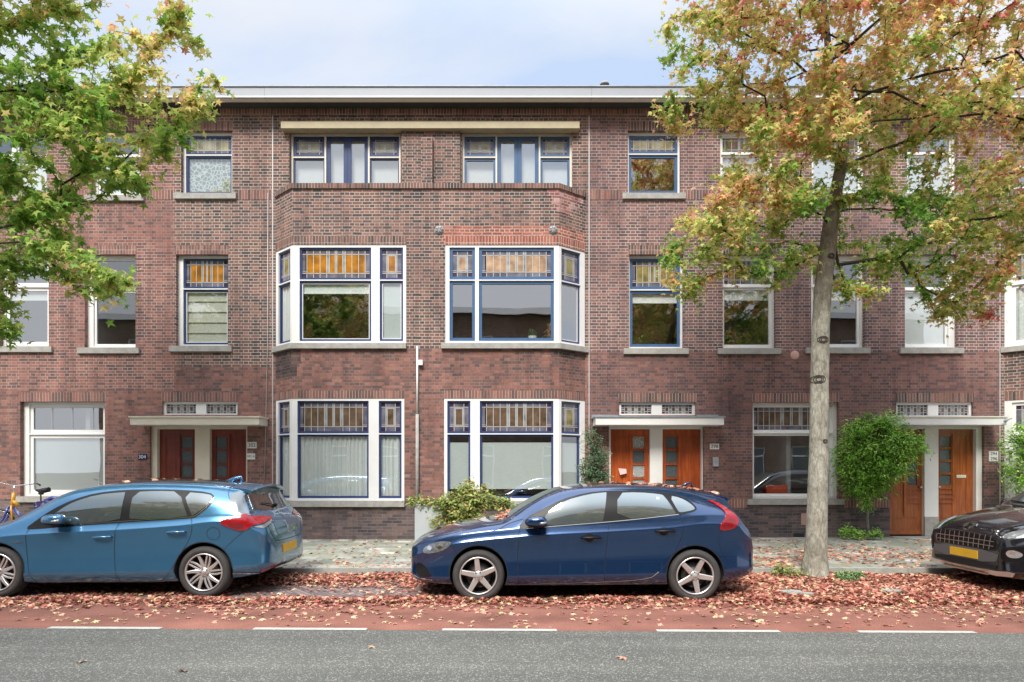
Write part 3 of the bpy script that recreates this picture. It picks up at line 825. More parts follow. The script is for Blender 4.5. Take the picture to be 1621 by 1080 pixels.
shell(h3, SEAM[2], SEAM[3]-.004)
for k, hh in W3.items():
    if k[0] != 'd' or k[1] == 't': lintel(h3, F0, hh[0]-.02, hh[1]+.02, hh[3], 'soldier' if k[0] != 'g' else 'soldier_red')
mb = MB(F0)
edges = [SEAM[2]+.015] + sum([[W3[k][0]-.14, W3[k][1]+.11] for k in ('t1','t2','t3','t4')], []) + [SEAM[3]-.015]
for a, b in zip(edges[::2], edges[1::2]):
    mb = MB(F0); mb.box(a, b, -.01, .004, wz(316), wz(301)); mb.build('brick_band', M['soldier_red'], h3, fixn=True)
mb = MB(F0)
for a, b in ((SEAM[2]+.015, W3['d1'][0]), (W3['d1'][1], W3['g'][0]-.14), (W3['g'][1]+.12, W3['d2'][0])):
    mb = MB(F0); mb.box(a, b, -.01, .004, wz(804), wz(790)); mb.build('brick_band', M['soldier_red'], h3, fixn=True)
window(h3, F0, W3['t1'], pad(W3['t1'], .04, .04), wz(240.5), col='blue2', sw=.06, top='cream', low='hi', label='blue framed top floor window reflecting branches')
window(h3, F0, W3['t2'], pad(W3['t2']), wz(240.5), col='white', top='dim', low='hi', hangs='roller')
window(h3, F0, W3['t3'], pad(W3['t3']), wz(240.5), col='white', top='dim', low='hi', hangs='roller')
window(h3, F0, W3['t4'], pad(W3['t4']), wz(240.5), col='white', top='plain', low='hi', hangs='roller')
window(h3, F0, W3['m1'], pad(W3['m1'], .035, .045), wz(457), col='blue2', sw=.062, top='olive', hangs='rollup', label='blue framed window with olive leaded glass')
window(h3, F0, W3['m2'], pad(W3['m2'], .02, .05), wz(452), col='white', top='dim', sw=.05, hangs='rollup', label='white framed window with leaded top light left of the tree trunk')
window(h3, F0, W3['m3'], pad(W3['m3']), wz(452), col='white', top='plain', sw=.05, hangs='rollup')
window(h3, F0, W3['m4'], pad(W3['m4'], .03, .14), wz(457), col='white', top='plain', sw=.05, hangs='roller')
window(h3, F0, W3['g'], pad(W3['g'], .03, .09), wz(685), col='white', top='dim', sw=.05, label='large white ground floor window with brown leaded top light')
door_pair(h3, W3['d1'], (967.5,1030), (1050,1112.5), W3['dt1'], (943,1146), M['wood_orange'], 0, labels=('orange wooden door with a pink leaflet in its slot', 'orange wooden door next to number 298'), lead=True, cream='white')
door_pair(h3, W3['d2'], (1412,1467), (1489,1549), W3['dt2'], (1405,1594), M['wood_brown'], 1, sides=('r', 'l'), labels=('honey brown door partly behind the climbing shrub', 'honey brown door of number 294'), cream='white')

# ---- house four: only its bay side shows
h4 = empty('brick_house', ((SEAM[3]+SEAM[4])/2, YF, GZ), 'brick house at the right edge with white framed bay windows', 'house', 'houses of the brick terrace')
A4, B4, C4, D4 = (SEAM[3]+.10, YF), (SEAM[3]+.60, YB), (SEAM[3]+6.2, YB), (SEAM[3]+6.7, YF)
TB = B(1604,1690,240,299); T4b = B(1880,2060,208,299)
mb = MB(F0)
slab(mb, SEAM[3]+.012, SEAM[4], 6.6, ZTOP+.05, [TB, T4b], -.3, 0, outer=False, reveal=.16)
slab(mb, SEAM[3]+.012, A4[0], 0, 6.6, [], -.3, 0, outer=False, msel=[(ZBASE,1),(99,0)])
slab(mb, D4[0], SEAM[4], 0, 6.6, [], -.3, 0, outer=False, msel=[(ZBASE,1),(99,0)])
mb.build('wall', [M['brick_dark'], M['brick_base']], h4)
shell(h4, SEAM[3], SEAM[4])
F4L, F4C, F4R = frame(A4, (.5, YB-YF)), frame((0, YB), (1, 0)), frame(C4, (.5, YF-YB))
L4 = math.hypot(.5, YF-YB)
bay = MB()
bay.xf = F4L; slab(bay, 0, L4, 0, ZPAR, [(-.001, L4+.001, zg0, zg1), (-.001, L4+.001, zm0, zm1)], -.3, 0, outer=False, msel=[(zg0,1),(99,0)], reveal=.1)
bay.xf = F4C; slab(bay, B4[0], C4[0], 0, ZPAR, [(B4[0]-.001, B4[0]+2.4, zg0, zg1), (B4[0]-.001, B4[0]+2.4, zm0, zm1)], -.3, 0, outer=False, msel=[(zg0,1),(99,0)], reveal=.1)
bay.xf = F4R; slab(bay, 0, L4, 0, ZPAR, [], -.3, 0, outer=False, msel=[(zg0,1),(99,0)])
bay.xf = None; bay.build('bay_wall', [M['brick_dark'], M['brick_base']], h4)
t = MB(); path_band(t, [A4, B4, C4, D4], -.12, .035, ZPAR, ZPT); t.build('coping', M['soldier'], h4)
for z, e in ((zm0, .115), (zg0, .125)):
    t = MB(); path_band(t, [A4, B4, (B4[0]+2.45, YB)], -.1, .075, z-e, z-.002, ext=(.06, 0)); t.build('sill', M['stone'], h4)
for (za, zb_, zt_) in ((zm0, zm1, ztm), (zg0, zg1, ztg)):
    window(h4, F4L, (0, L4, za, zb_), [(.13, L4-.05)], zt_, col='white', sw=.07, top='dim', hangs='net', **kw)
    window(h4, F4C, (B4[0], B4[0]+2.4, za, zb_), [(B4[0]+.12, B4[0]+1.7), (B4[0]+1.85, B4[0]+2.33)], zt_, col='white', sw=.07, top='dim', **kw)
    t = MB(); path_band(t, [A4, B4, (B4[0]+2.4, YB)], -.02, .004, zb_, zb_+.19); t.build('lintel', M['soldier'], h4)
window(h4, F0, TB, pad(TB), wz(262), col='white', top='plain', low='hi', sill=0)
terrace_win(T4b, 'blue', 'terrace window out at the far right', h4)
for h, a, b in ((h1, SEAM[0], SEAM[1]-.015), (h3, SEAM[2]+.015, SEAM[3]-.015), (h4, SEAM[3]+.015, SEAM[4])):
    t = MB(F0); t.box(a, b, -.02, .035, ZTOP-.16, ZTOP+.04); t.build('brick_band', M['soldier_red'], h, fixn=True)
# expansion joints between the houses
for h, x in ((h1, SEAM[1]), (h2, SEAM[2]), (h3, SEAM[3])):
    t = MB(); t.box(x-.012, x+.012, YF-.001, YF+.02, .1, ZTOP); t.build('joint', M['came'], h, fixn=True)
t = MB(F0); t.tube([(wx(424.5),.012,wz(306)),(wx(424),.012,wz(545)),(wx(419),.012,wz(760))], .009, 6); t.build('cable', M['came'], h1)
# air grille in the base, round ceramic plate, square patch
t = MB(F0)
for k in range(6): t.box(wx(1257)+k*.038, wx(1257)+k*.038+.012, -.01, .008, wz(850), wz(845))
t.box(wx(1256), wx(1273), -.01, .004, wz(850.5), wz(844.5)); t.build('air_grille', M['black_plastic'], h3, fixn=True)
t = MB(); t.lathe([(0,-.012),(.085,-.012),(.1,-.004),(.1,.003)], 'y', (wx(1258),YF,wz(562.5)), seg=20); t.build('round_plate', simple('pink_ceramic', (.55,.33,.28), .5), h3)
t = MB(F0); t.box(wx(1268), wx(1282), -.01, .012, wz(831), wz(813)); t.build('square_plate', simple('pink_stone', (.42,.26,.22), .7, var=.1), h3, fixn=True)

# ---- number plates, intercom, roof vent, security device
def sign(x0, x1, y0, y1, text, bg, fg, label, size, Y=YF):
    b = B(x0, x1, y0, y1, Y); Fr = frame((0, Y), (1, 0))
    loc = ((b[0]+b[1])/2, Y, b[2])
    e = empty('number_plate', loc, label, 'house number')
    m_ = MB(Fr); m_.box(b[0], b[1], .001, .016, b[2], b[3]); m_.build('plate', bg, e, fixn=True)
    if isinstance(text, str): text = [text]
    h = (b[3]-b[2])/len(text)
    for i, tx in enumerate(text): plate_text(e, tx, Fr, loc[0], .0175, b[3]-h*(i+.5), size, fg)
navy = simple('navy_enamel', (.01,.02,.09), .25); enam = simple('white_enamel', (.78,.78,.76), .25); ink = simple('black_enamel', (.02,.02,.02), .3)
sign(219,232.5,719,728, '304', navy, enam, 'dark blue plate with white number 304 left of the mahogany doors', .115)
sign(392,406.5,700,710, '302', enam, ink, 'white plate with number 302 right of the mahogany doors', .115)
sign(391,404,718,727.5, '302 A', enam, ink, 'small faded white plate below number 302', .07)
sign(1123.5,1138,702.5,711.5, '298', enam, ink, 'white plate with number 298 right of the orange doors', .115)
sign(1565,1579.5,714.5,730.5, ['294', '296'], enam, ink, 'two white plates 294 and 296 one above the other by the brown doors', .10)
e = empty('intercom', (wx(1132), YF, wz(738)), 'grey intercom box on the wall below number 298', 'intercom')
t = MB(F0); t.box(wx(1128), wx(1136.5), 0, .05, wz(738.5), wz(724)); t.build('casing', M['grey_paint'], e, fixn=True)
t = MB(F0); t.box(wx(1130), wx(1134.5), .051, .056, wz(733), wz(726.5)); t.build('keypad', M['grey_plastic'], e, fixn=True)
e = empty('leaflet', (wx(986), YF-.15, wz(750)), 'pink folded leaflet stuck in the slot of the orange door', 'leaflet')
t = MB(F0); t.prism([(wx(980.5),-.13,wz(741.5)),(wx(993),-.13,wz(742.5)),(wx(993.5),-.11,wz(749.5)),(wx(983),-.10,wz(752))], (0,.004,0), 0); t.build('paper', simple('pink_paper', (.75,.5,.5), .8), e, fixn=True)
# pole with sensor between the bays
x = wx(660.5, YB-.05)
e = empty('conduit_pole', (x, YB-.06, GZ), 'white and grey conduit pole with a small white sensor between the bay windows', 'conduit')
t = MB(); t.tube([(x,YB-.05,wz(655,YB)),(x,YB-.05,wz(549,YB))], .022, 10); t.build('upper_tube', M['white'], e)
t = MB(); t.tube([(x,YB-.05,zg0-.35),(x,YB-.05,wz(656,YB))], .036, 12); t.build('lower_tube', M['stone'], e)
t = MB(); t.box(x+.03, x+.12, YB-.1, YB-.0, wz(579,YB), wz(571,YB)); t.build('sensor', M['white'], e, fixn=True)
e = empty('roof_vent', (wx(957,13.9), YF+.3, 9.9), 'small dark vent cap on the roof edge', 'vent')
t = MB(); t.lathe([(.04,-.05),(.04,.07),(.11,.08),(.10,.13),(.0,.15)], 'z', (wx(957,14.2), YF+.3, wz(141,14.2)), seg=14); t.build('cap', M['grey_plastic'], e)
e = empty('wall_lamp', (wx(1592), YF-.4, wz(668,13.4)), 'small white lamp on the end of the right canopy', 'lamp')  # security device at the canopy end, not a light source
t = MB(); p = Vector((wx(1590,13.35), 13.35, wz(668,13.35))); t.tube([p, p+Vector((.06,-.02,.06))], .03, 10); t.tube([p+Vector((.05,-.02,.05)), p+Vector((.14,-.02,.07))], .012, 8); t.build('housing', M['grey_paint'], e)

# things on the window ledges
def pot(x, y, z, s, lbl, cat='plant pot', leafy=True):
    e = empty('flower_pot', (x, y, z), lbl, cat)
    t = MB(); t.lathe([(0,0),(.05*s,0),(.065*s,.1*s),(.06*s,.1*s),(.0,.09*s)], 'z', (x,y,z), seg=16); t.build('pot', M['white'], e)
    if leafy:
        t = MB()
        for k in range(22):
            a = random.random()*6.3; q = random.uniform(.03,.12)*s; zz = z+.09*s+random.uniform(.02,.12)*s
            t.tube([(x,y,z+.08*s),(x+q*.6*math.cos(a),y+q*.4*math.sin(a),zz),(x+q*math.cos(a),y+q*.6*math.sin(a),zz-.01)], [.006,.012,.002], 5)
        t.build('foliage', simple('houseplant_green', (.07,.17,.05), .5), e)
pot(wx(843,13.7), 13.72, zm0+.06, 1.5, 'small green plant in a white pot behind the first floor bay window')
pot(wx(803,13.7), 13.72, zm0+.06, .9, 'small white bowl behind the first floor bay window', 'bowl', False)
e = empty('storage_crate', (wx(1226,14.3), YF+.4, 1.0), 'bright orange crate inside the large ground floor window', 'crate')
t = MB(); t.box(wx(1210,14.3), wx(1243,14.3), YF+.28, YF+.55, zg0-.1, wz(768,14.2)); t.build('box', simple('orange_plastic', (.7,.09,.03), .45), e, fixn=True)
# ------------------------------------------------------------------ ground
def ground_mat(name, stops, scale=60, rough=.9, bump=.4, patch=.25, vscale=1.2, speck=None):
    m, n, l, b = nt(name)
    tc = n.new('ShaderNodeTexCoord')
    no = N(n, 'ShaderNodeTexNoise', i_Scale=scale, i_Detail=3, i_Roughness=.7); l.new(tc.outputs['Object'], no.inputs['Vector'])
    r = ramp(n, stops); l.new(no.outputs['Fac'], r.inputs[0])
    big = N(n, 'ShaderNodeTexNoise', i_Scale=vscale, i_Detail=5, i_Roughness=.65); l.new(tc.outputs['Object'], big.inputs['Vector'])
    r2 = ramp(n, [(.3, (1-patch,)*3), (.7, (1+patch,)*3)]); l.new(big.outputs['Fac'], r2.inputs[0])
    c = mixrgb(n, l, 1, r.outputs[0], r2.outputs[0], 'MULTIPLY')
    if speck:
        v = N(n, 'ShaderNodeTexVoronoi', i_Scale=speck[0]); l.new(tc.outputs['Object'], v.inputs['Vector'])
        sp = n.new('ShaderNodeSeparateColor'); l.new(v.outputs['Color'], sp.inputs[0])
        rr = ramp(n, [(speck[1], (0,0,0)), (speck[1]+.12, (1,1,1))]); l.new(sp.outputs[0], rr.inputs[0])
        c = mixrgb(n, l, rr.outputs[0], c, speck[2])
    # long worn bands left by traffic
    mp = n.new('ShaderNodeMapping'); mp.inputs['Scale'].default_value = (.05,1.1,1); l.new(tc.outputs['Object'], mp.inputs[0])
    tn = N(n, 'ShaderNodeTexNoise', i_Scale=2.2, i_Detail=3); l.new(mp.outputs[0], tn.inputs['Vector'])
    tr = ramp(n, [(.35,(.84,.84,.85)),(.65,(1.12,1.12,1.1))]); l.new(tn.outputs['Fac'], tr.inputs[0]); c = mixrgb(n, l, 1, c, tr.outputs[0], 'MULTIPLY')
    l.new(c, b.inputs['Base Color']); b.inputs['Roughness'].default_value = rough; b.inputs['Specular IOR Level'].default_value = .3
    bp = N(n, 'ShaderNodeBump', i_Strength=bump, i_Distance=.006); l.new(no.outputs['Fac'], bp.inputs['Height']); l.new(bp.outputs[0], b.inputs['Normal'])
    return m
M['asphalt'] = ground_mat('asphalt', [(.3,(.045,.048,.043)),(.5,(.105,.107,.097)),(.7,(.22,.22,.20))], 105, patch=.13, vscale=.7, speck=(100,.82,(.30,.295,.265)))
M['red_asphalt'] = ground_mat('red_asphalt', [(.3,(.14,.058,.042)),(.5,(.235,.10,.075)),(.72,(.35,.175,.135))], 80, patch=.26, vscale=1.3)
M['soil'] = ground_mat('soil', [(.3,(.05,.04,.03)),(.7,(.11,.09,.07))], 30)
M['kerb'] = simple('kerb_concrete', (.33,.34,.31), .9, var=.25, vscale=7, bump=.4)

def paver(name, bw, rh, stops, joint, ms, rot=0, off=.5, moss=None, herring=False):
    m, n, l, b = nt(name)
    tc = n.new('ShaderNodeTexCoord'); mp = n.new('ShaderNodeMapping'); mp.inputs['Rotation'].default_value = (0,0,rot); l.new(tc.outputs['Object'], mp.inputs['Vector'])
    br = n.new('ShaderNodeTexBrick'); br.offset = off
    for k, v in (('Scale',1),('Mortar Size',ms),('Mortar Smooth',.2),('Bias',0),('Brick Width',bw),('Row Height',rh)): br.inputs[k].default_value = v
    br.inputs['Color1'].default_value = (0,0,0,1); br.inputs['Color2'].default_value = (1,1,1,1)
    l.new(mp.outputs[0], br.inputs['Vector'])
    r = ramp(n, stops); l.new(br.outputs['Color'], r.inputs[0])
    no = N(n, 'ShaderNodeTexNoise', i_Scale=9, i_Detail=7, i_Roughness=.75); l.new(tc.outputs['Object'], no.inputs['Vector'])
    r2 = ramp(n, [(.3,(.7,.7,.7)),(.7,(1.25,1.25,1.22))]); l.new(no.outputs['Fac'], r2.inputs[0])
    c = mixrgb(n, l, 1, r.outputs[0], r2.outputs[0], 'MULTIPLY')
    if moss:
        n3 = N(n, 'ShaderNodeTexNoise', i_Scale=1.4, i_Detail=5); l.new(tc.outputs['Object'], n3.inputs['Vector'])
        r3 = ramp(n, [(.42,(0,0,0)),(.62,(.75,.75,.75))]); l.new(n3.outputs['Fac'], r3.inputs[0]); c = mixrgb(n, l, r3.outputs[0], c, moss)
    c = mixrgb(n, l, br.outputs['Fac'], c, joint)
    l.new(c, b.inputs['Base Color']); b.inputs['Roughness'].default_value = .9
    bp = N(n, 'ShaderNodeBump', i_Strength=.6, i_Distance=.01); bp.invert = True; l.new(br.outputs['Fac'], bp.inputs['Height']); l.new(bp.outputs[0], b.inputs['Normal'])
    return m
M['tiles'] = paver('mossy_paving_tiles', .30, .30, [(0,(.22,.235,.20)),(.35,(.29,.295,.26)),(.6,(.34,.34,.30)),(.85,(.42,.41,.37)),(.97,(.55,.53,.48))], (.13,.15,.09), .006, moss=(.24,.255,.18))
M['klinker'] = paver('parking_bricks', .21, .07, [(0,(.13,.10,.095)),(.5,(.19,.145,.14)),(1,(.27,.21,.20))], (.08,.065,.06), .005, rot=math.radians(52), off=.5)

def sheet(name, pts, z, mat, kind='structure', thick=None):
    mb = MB(); mb.face([(x, y, z) for x, y in pts]); o = mb.build(name, mat); o['kind'] = kind; return o
X0, X1 = -40, 40
sk = -.0195                                        # the lane edge runs at a slight angle to the fronts
def edge(x): return 6.25 + sk*x
sheet('ground', [(-400,-400),(400,-400),(400,400),(-400,400)], -.03, M['soil'])
sheet('road', [(X0,-1.2),(X1,-1.2),(X1,edge(X1)),(X0,edge(X0))], 0, M['asphalt'])
sheet('bicycle_lane', [(X0,edge(X0)),(X1,edge(X1)),(X1,7.62),(X0,7.62)], .0, M['red_asphalt'])
sheet('parking_strip', [(X0,7.62),(X1,7.62),(X1,9.47),(X0,9.47)], .0, M['klinker'])
sheet('far_parking_strip', [(X0,-3.6),(X1,-3.6),(X1,-1.2),(X0,-1.2)], .0, M['klinker'])
for yk0, yk1, zz, nm in ((9.58, YF+.3, GZ, 'pavement'), (-8.2, -3.75, GZ, 'far_pavement')):
    mb = MB(); mb.box(X0, X1, yk0+.004, yk1, -.02, zz-.004); o = mb.build(nm, M['tiles'], fixn=True); o['kind'] = 'structure'
def kerb(y0, y1, nm):
    mb = MB(); x = X0
    while x < X1:
        mb.box(x+.004, x+.996, y0, y1, -.02, GZ+random.uniform(-.003,.003)); x += 1
    o = mb.build(nm, M['kerb'], fixn=True); o['kind'] = 'structure'
kerb(9.47, 9.58, 'kerb'); kerb(-3.75, -3.6, 'far_kerb')
# lane dashes, each a painted marking
M['mark'] = simple('road_paint', (.47,.46,.42), .75, var=.35, vscale=26)
mb = MB()
dash = [(68,250,995),(399,580,997),(700,881,998.5),(1038,1230,1000.5),(1352,1532,1002.5)]
for a, b, py in dash:
    xa, xb = (a-CX)*6.28/F, (b-CX)*6.28/F
    mb.face([(xa,edge(xa)-.02,.004),(xb,edge(xb)-.02,.004),(xb,edge(xb)+.06,.004),(xa,edge(xa)+.06,.004)])
per = 2.02
for k in range(1, 12):
    for s, ref in ((-1,(68,250)), (1,(1352,1532))):
        xa, xb = [(q-CX)*6.28/F + s*k*per for q in ref]
        mb.face([(xa,edge(xa)-.02,.004),(xb,edge(xb)-.02,.004),(xb,edge(xb)+.06,.004),(xa,edge(xa)+.06,.004)])
o = mb.build('lane_marking', M['mark']); o['kind'] = 'structure'
# tree pit
TX, TY = wx(1291, 9.3), 9.3
sheet('tree_pit', [(TX-.75,8.3),(TX+.75,8.3),(TX+.75,9.46),(TX-.75,9.46)], .006, M['soil'])

# ------------------------------------------------------------------ houses across the street (seen in the glass and paint)
Fo = frame((0, -8.2), (-1, 0))
ho_w = []
def opp(xc, lbl, bmat):
    e = empty('brick_house', (xc, -8.2, GZ), lbl, 'house', 'houses across the street')
    u0, u1 = -xc-6, -xc+6
    holes = []
    for fl, (a, b) in enumerate(((1.0,3.0),(4.3,6.4),(7.4,9.2))):
        for q in (-4.6, -1.9, .9, 3.6):
            w = 1.3 if q in (-1.9,.9) else 1.05
            holes.append((-xc+q-w/2+.2, -xc+q+w/2+.2, a if not (fl == 0 and q in (-4.6,)) else .15, b))
    m_ = MB(Fo); slab(m_, u0, u1, 0, 10.3, holes, -.3, 0, outer=False, reveal=.12); m_.build('wall', bmat, e)
    m_ = MB(Fo); m_.box(u0, u1, -9, -8.9, 0, 10.3); m_.box(u0+.005, u0+.1, -8.9, -.05, 0, 10.3); m_.box(u1-.1, u1-.005, -8.9, -.05, 0, 10.3); m_.build('rear_wall', bmat, e, fixn=True)
    m_ = MB(Fo); m_.box(u0, u1, -9, .5, 10.3, 10.34, 1); m_.box(u0, u1, .45, .55, 10.28, 10.62, 0); m_.build('roof', [M['white'], M['bitumen']], e, fixn=True)
    for h in holes:
        m_ = MB(Fo); slab(m_, h[0], h[1], h[2], h[3], [(h[0]+.08,h[1]-.08,h[2]+.08,h[3]-.6),(h[0]+.08,h[1]-.08,h[3]-.52,h[3]-.08)], -.18, -.1); w = m_.build('window', M['white'], e)
        m_ = MB(Fo); m_.face([(h[0],-.15,h[2]),(h[1],-.15,h[2]),(h[1],-.15,h[3]),(h[0],-.15,h[3])]); m_.build('pane', M['door_glass'], w)
M['brick_far'] = brick('brick_far', [(0,(.10,.075,.06)),(.5,(.22,.14,.10)),(1,(.36,.25,.18))], (.4,.35,.3))
for k, xc in enumerate((-18, -6, 6, 18)):
    opp(xc, ['brown brick house across the street at far left', 'brown brick house across the street just left of the camera', 'brown brick house across the street just right of the camera', 'brown brick house across the street at far right'][k], M['brick_far'])

# ------------------------------------------------------------------ sky and light
w = bpy.data.worlds.new('World'); SC.world = w; w.use_nodes = True
n, l = w.node_tree.nodes, w.node_tree.links
bg = n['Background']
SUN_EL, SUN_AZ = math.radians(48), math.radians(196)   # azimuth clockwise from +Y
sky = n.new('ShaderNodeTexSky'); sky.sky_type = 'NISHITA'; sky.sun_disc = False; sky.sun_elevation = SUN_EL; sky.sun_rotation = SUN_AZ
sky.air_density = 1; sky.dust_density = 1.2
tc = n.new('ShaderNodeTexCoord'); sp = n.new('ShaderNodeSeparateXYZ'); l.new(tc.outputs['Generated'], sp.inputs[0])
zz = mathn(n, l, 'ADD', mathn(n, l, 'ABSOLUTE', sp.outputs[2]), .25)
cb = n.new('ShaderNodeCombineXYZ'); l.new(mathn(n, l, 'DIVIDE', sp.outputs[0], zz), cb.inputs[0]); l.new(mathn(n, l, 'DIVIDE', sp.outputs[1], zz), cb.inputs[1])
mp = n.new('ShaderNodeMapping'); mp.inputs['Scale'].default_value = (1.0, 1.9, 1); mp.inputs['Location'].default_value = (SKYX, SKYY, 0); mp.inputs['Rotation'].default_value = (0,0,.25); l.new(cb.outputs[0], mp.inputs[0])
no = N(n, 'ShaderNodeTexNoise', i_Scale=.85, i_Detail=9, i_Roughness=.52, i_Distortion=.35); l.new(mp.outputs[0], no.inputs['Vector'])
# thicker cloud towards the horizon
hz = mathn(n, l, 'MULTIPLY', mathn(n, l, 'SUBTRACT', .62, sp.outputs[2]), .42)
cl = ramp(n, [(CLA,(0,0,0)),(CLB,(1,1,1))]); l.new(mathn(n, l, 'ADD', no.outputs['Fac'], hz), cl.inputs[0])
skc = n.new('ShaderNodeVectorMath'); skc.operation = 'SCALE'; l.new(sky.outputs[0], skc.inputs[0]); skc.inputs['Scale'].default_value = 1.0
veil = mixrgb(n, l, .85, skc.outputs[0], (2.85,3.55,4.75))
c = mixrgb(n, l, cl.outputs[0], veil, (4.1,4.2,4.45))
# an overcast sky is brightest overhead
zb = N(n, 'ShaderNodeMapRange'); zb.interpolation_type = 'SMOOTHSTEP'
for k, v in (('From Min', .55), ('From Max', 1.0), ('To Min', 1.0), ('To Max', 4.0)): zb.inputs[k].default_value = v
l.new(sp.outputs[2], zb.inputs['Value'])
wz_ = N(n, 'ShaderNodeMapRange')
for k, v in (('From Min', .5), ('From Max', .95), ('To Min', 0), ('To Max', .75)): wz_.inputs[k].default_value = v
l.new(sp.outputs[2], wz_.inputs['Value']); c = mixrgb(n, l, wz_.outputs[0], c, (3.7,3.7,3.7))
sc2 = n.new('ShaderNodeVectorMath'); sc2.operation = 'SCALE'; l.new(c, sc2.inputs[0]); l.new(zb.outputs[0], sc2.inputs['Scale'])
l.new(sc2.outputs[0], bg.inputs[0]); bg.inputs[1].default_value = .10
sd = bpy.data.lights.new('sun', 'SUN'); sd.energy = 2.1; sd.angle = math.radians(20); sd.color = (1,.94,.85)
so = bpy.data.objects.new('sun', sd); COL.objects.link(so)
dirv = Vector((math.sin(SUN_AZ)*math.cos(SUN_EL), math.cos(SUN_AZ)*math.cos(SUN_EL), math.sin(SUN_EL)))
so.rotation_euler = dirv.to_track_quat('Z', 'Y').to_euler(); so.location = (0,-5,20)

cam = bpy.data.cameras.new('camera'); co = bpy.data.objects.new('camera', cam); COL.objects.link(co)
cam.sensor_width = 36; cam.lens = F/1621*36; cam.shift_y = (CY-540)/1621; cam.shift_x = 0; cam.clip_end = 2000; cam.clip_start = .05
co.location = (0,0,CH); co.rotation_euler = (PI/2,0,0); SC.camera = co
SC.render.engine = 'CYCLES'
SC.view_settings.view_transform = 'Standard'; SC.view_settings.look = 'None'; SC.view_settings.exposure = EXPO; SC.view_settings.gamma = 1
SC.cycles.max_bounces = 8; SC.cycles.transparent_max_bounces = 12; SC.cycles.caustics_reflective = False; SC.cycles.caustics_refractive = False
# ------------------------------------------------------------------ leaves
def star_template(lobes=5, inner=.36, span=300):
    """a five lobed leaf in the xy plane, stem at the origin"""
    v = [(0,0,0)]; f = []
    a0 = -span/2
    tips = [a0 + span*(i)/(lobes-1) for i in range(lobes)]
    lens = [.62,.88,1.0,.88,.62] if lobes == 5 else [1]*lobes
    notch = [a0-24] + [(tips[i]+tips[i+1])/2 for i in range(lobes-1)] + [tips[-1]+24]
    for a in notch:
        t = math.radians(a); v.append((inner*math.sin(t), inner*math.cos(t), .03))
    for a, r in zip(tips, lens):
        t = math.radians(a); v.append((r*math.sin(t), r*math.cos(t), -.16*r))
    for i in range(lobes): f.append((0, 1+i, lobes+2+i, 2+i))
    return np.array(v, float), f
def oval_template():
    v = [(0,0,0),(.26,.35,.05),(0,1,-.12),(-.26,.35,.05)]
    return np.array(v, float), [(0,1,2,3)]
def long_template():
    v = [(0,0,0),(.17,.35,.05),(0,1.1,-.2),(-.17,.35,.05)]
    return np.array(v, float), [(0,1,2,3)]
def curl_template():
    v = [(0,0,0),(.34,.3,.16),(.2,.85,-.05),(0,1.05,-.2),(-.24,.8,0),(-.34,.25,.14)]
    return np.array(v, float), [(0,1,2,3),(0,3,4,5)]

def leaves(name, P, Nrm, D, S, tone, lum, templ, mat, parent=None, off=(0,0,0)):
    """P centres, Nrm leaf normals, D pointing directions, S sizes"""
    P = np.asarray(P) - np.array(off); Nrm = np.asarray(Nrm, float); D = np.asarray(D, float); S = np.asarray(S)
    Nrm /= np.linalg.norm(Nrm, axis=1)[:,None]+1e-9
    D = D - Nrm*np.sum(D*Nrm, axis=1)[:,None]; D /= np.linalg.norm(D, axis=1)[:,None]+1e-9
    X = np.cross(D, Nrm)
    tv, tf = templ; k = len(tv); n = len(P)
    cv = tv - np.array([0, tv[:,1].mean(), 0])
    V = P[:,None,:] + S[:,None,None]*(cv[None,:,0,None]*X[:,None,:] + cv[None,:,1,None]*D[:,None,:] + cv[None,:,2,None]*Nrm[:,None,:])
    V = V.reshape(-1,3)
    fl = len(tf[0]); nf = len(tf)
    F_ = (np.array(tf)[None] + (np.arange(n)*k)[:,None,None]).reshape(-1, fl)
    me = bpy.data.meshes.new(name)
    me.vertices.add(len(V)); me.vertices.foreach_set('co', V.astype(np.float32).ravel())
    me.loops.add(F_.size); me.loops.foreach_set('vertex_index', F_.astype(np.int32).ravel())
    me.polygons.add(len(F_)); me.polygons.foreach_set('loop_start', np.arange(0, F_.size, fl, dtype=np.int32))
    me.update(calc_edges=True)
    for nm, arr in (('tone', tone), ('lum', lum)):
        a = me.attributes.new(nm, 'FLOAT', 'FACE'); a.data.foreach_set('value', np.repeat(np.asarray(arr, np.float32), nf))
    me.materials.append(mat)
    o = bpy.data.objects.new(name, me); COL.objects.link(o)
    if parent is not None: o.parent = parent
    return o

def in_poly(x, y, poly):
    c = False; j = len(poly)-1
    for i in range(len(poly)):
        xi, yi = poly[i]; xj, yj = poly[j]
        if (yi > y) != (yj > y) and x < (xj-xi)*(y-yi)/(yj-yi)+xi: c = not c
        j = i
    return c
def edge_dist(x, y, poly):
    d = 1e9; j = len(poly)-1
    for i in range(len(poly)):
        ax, ay = poly[j]; bx, by = poly[i]; dx, dy = bx-ax, by-ay
        t = max(0, min(1, ((x-ax)*dx+(y-ay)*dy)/(dx*dx+dy*dy+1e-9)))
        d = min(d, math.hypot(x-ax-t*dx, y-ay-t*dy)); j = i
    return d

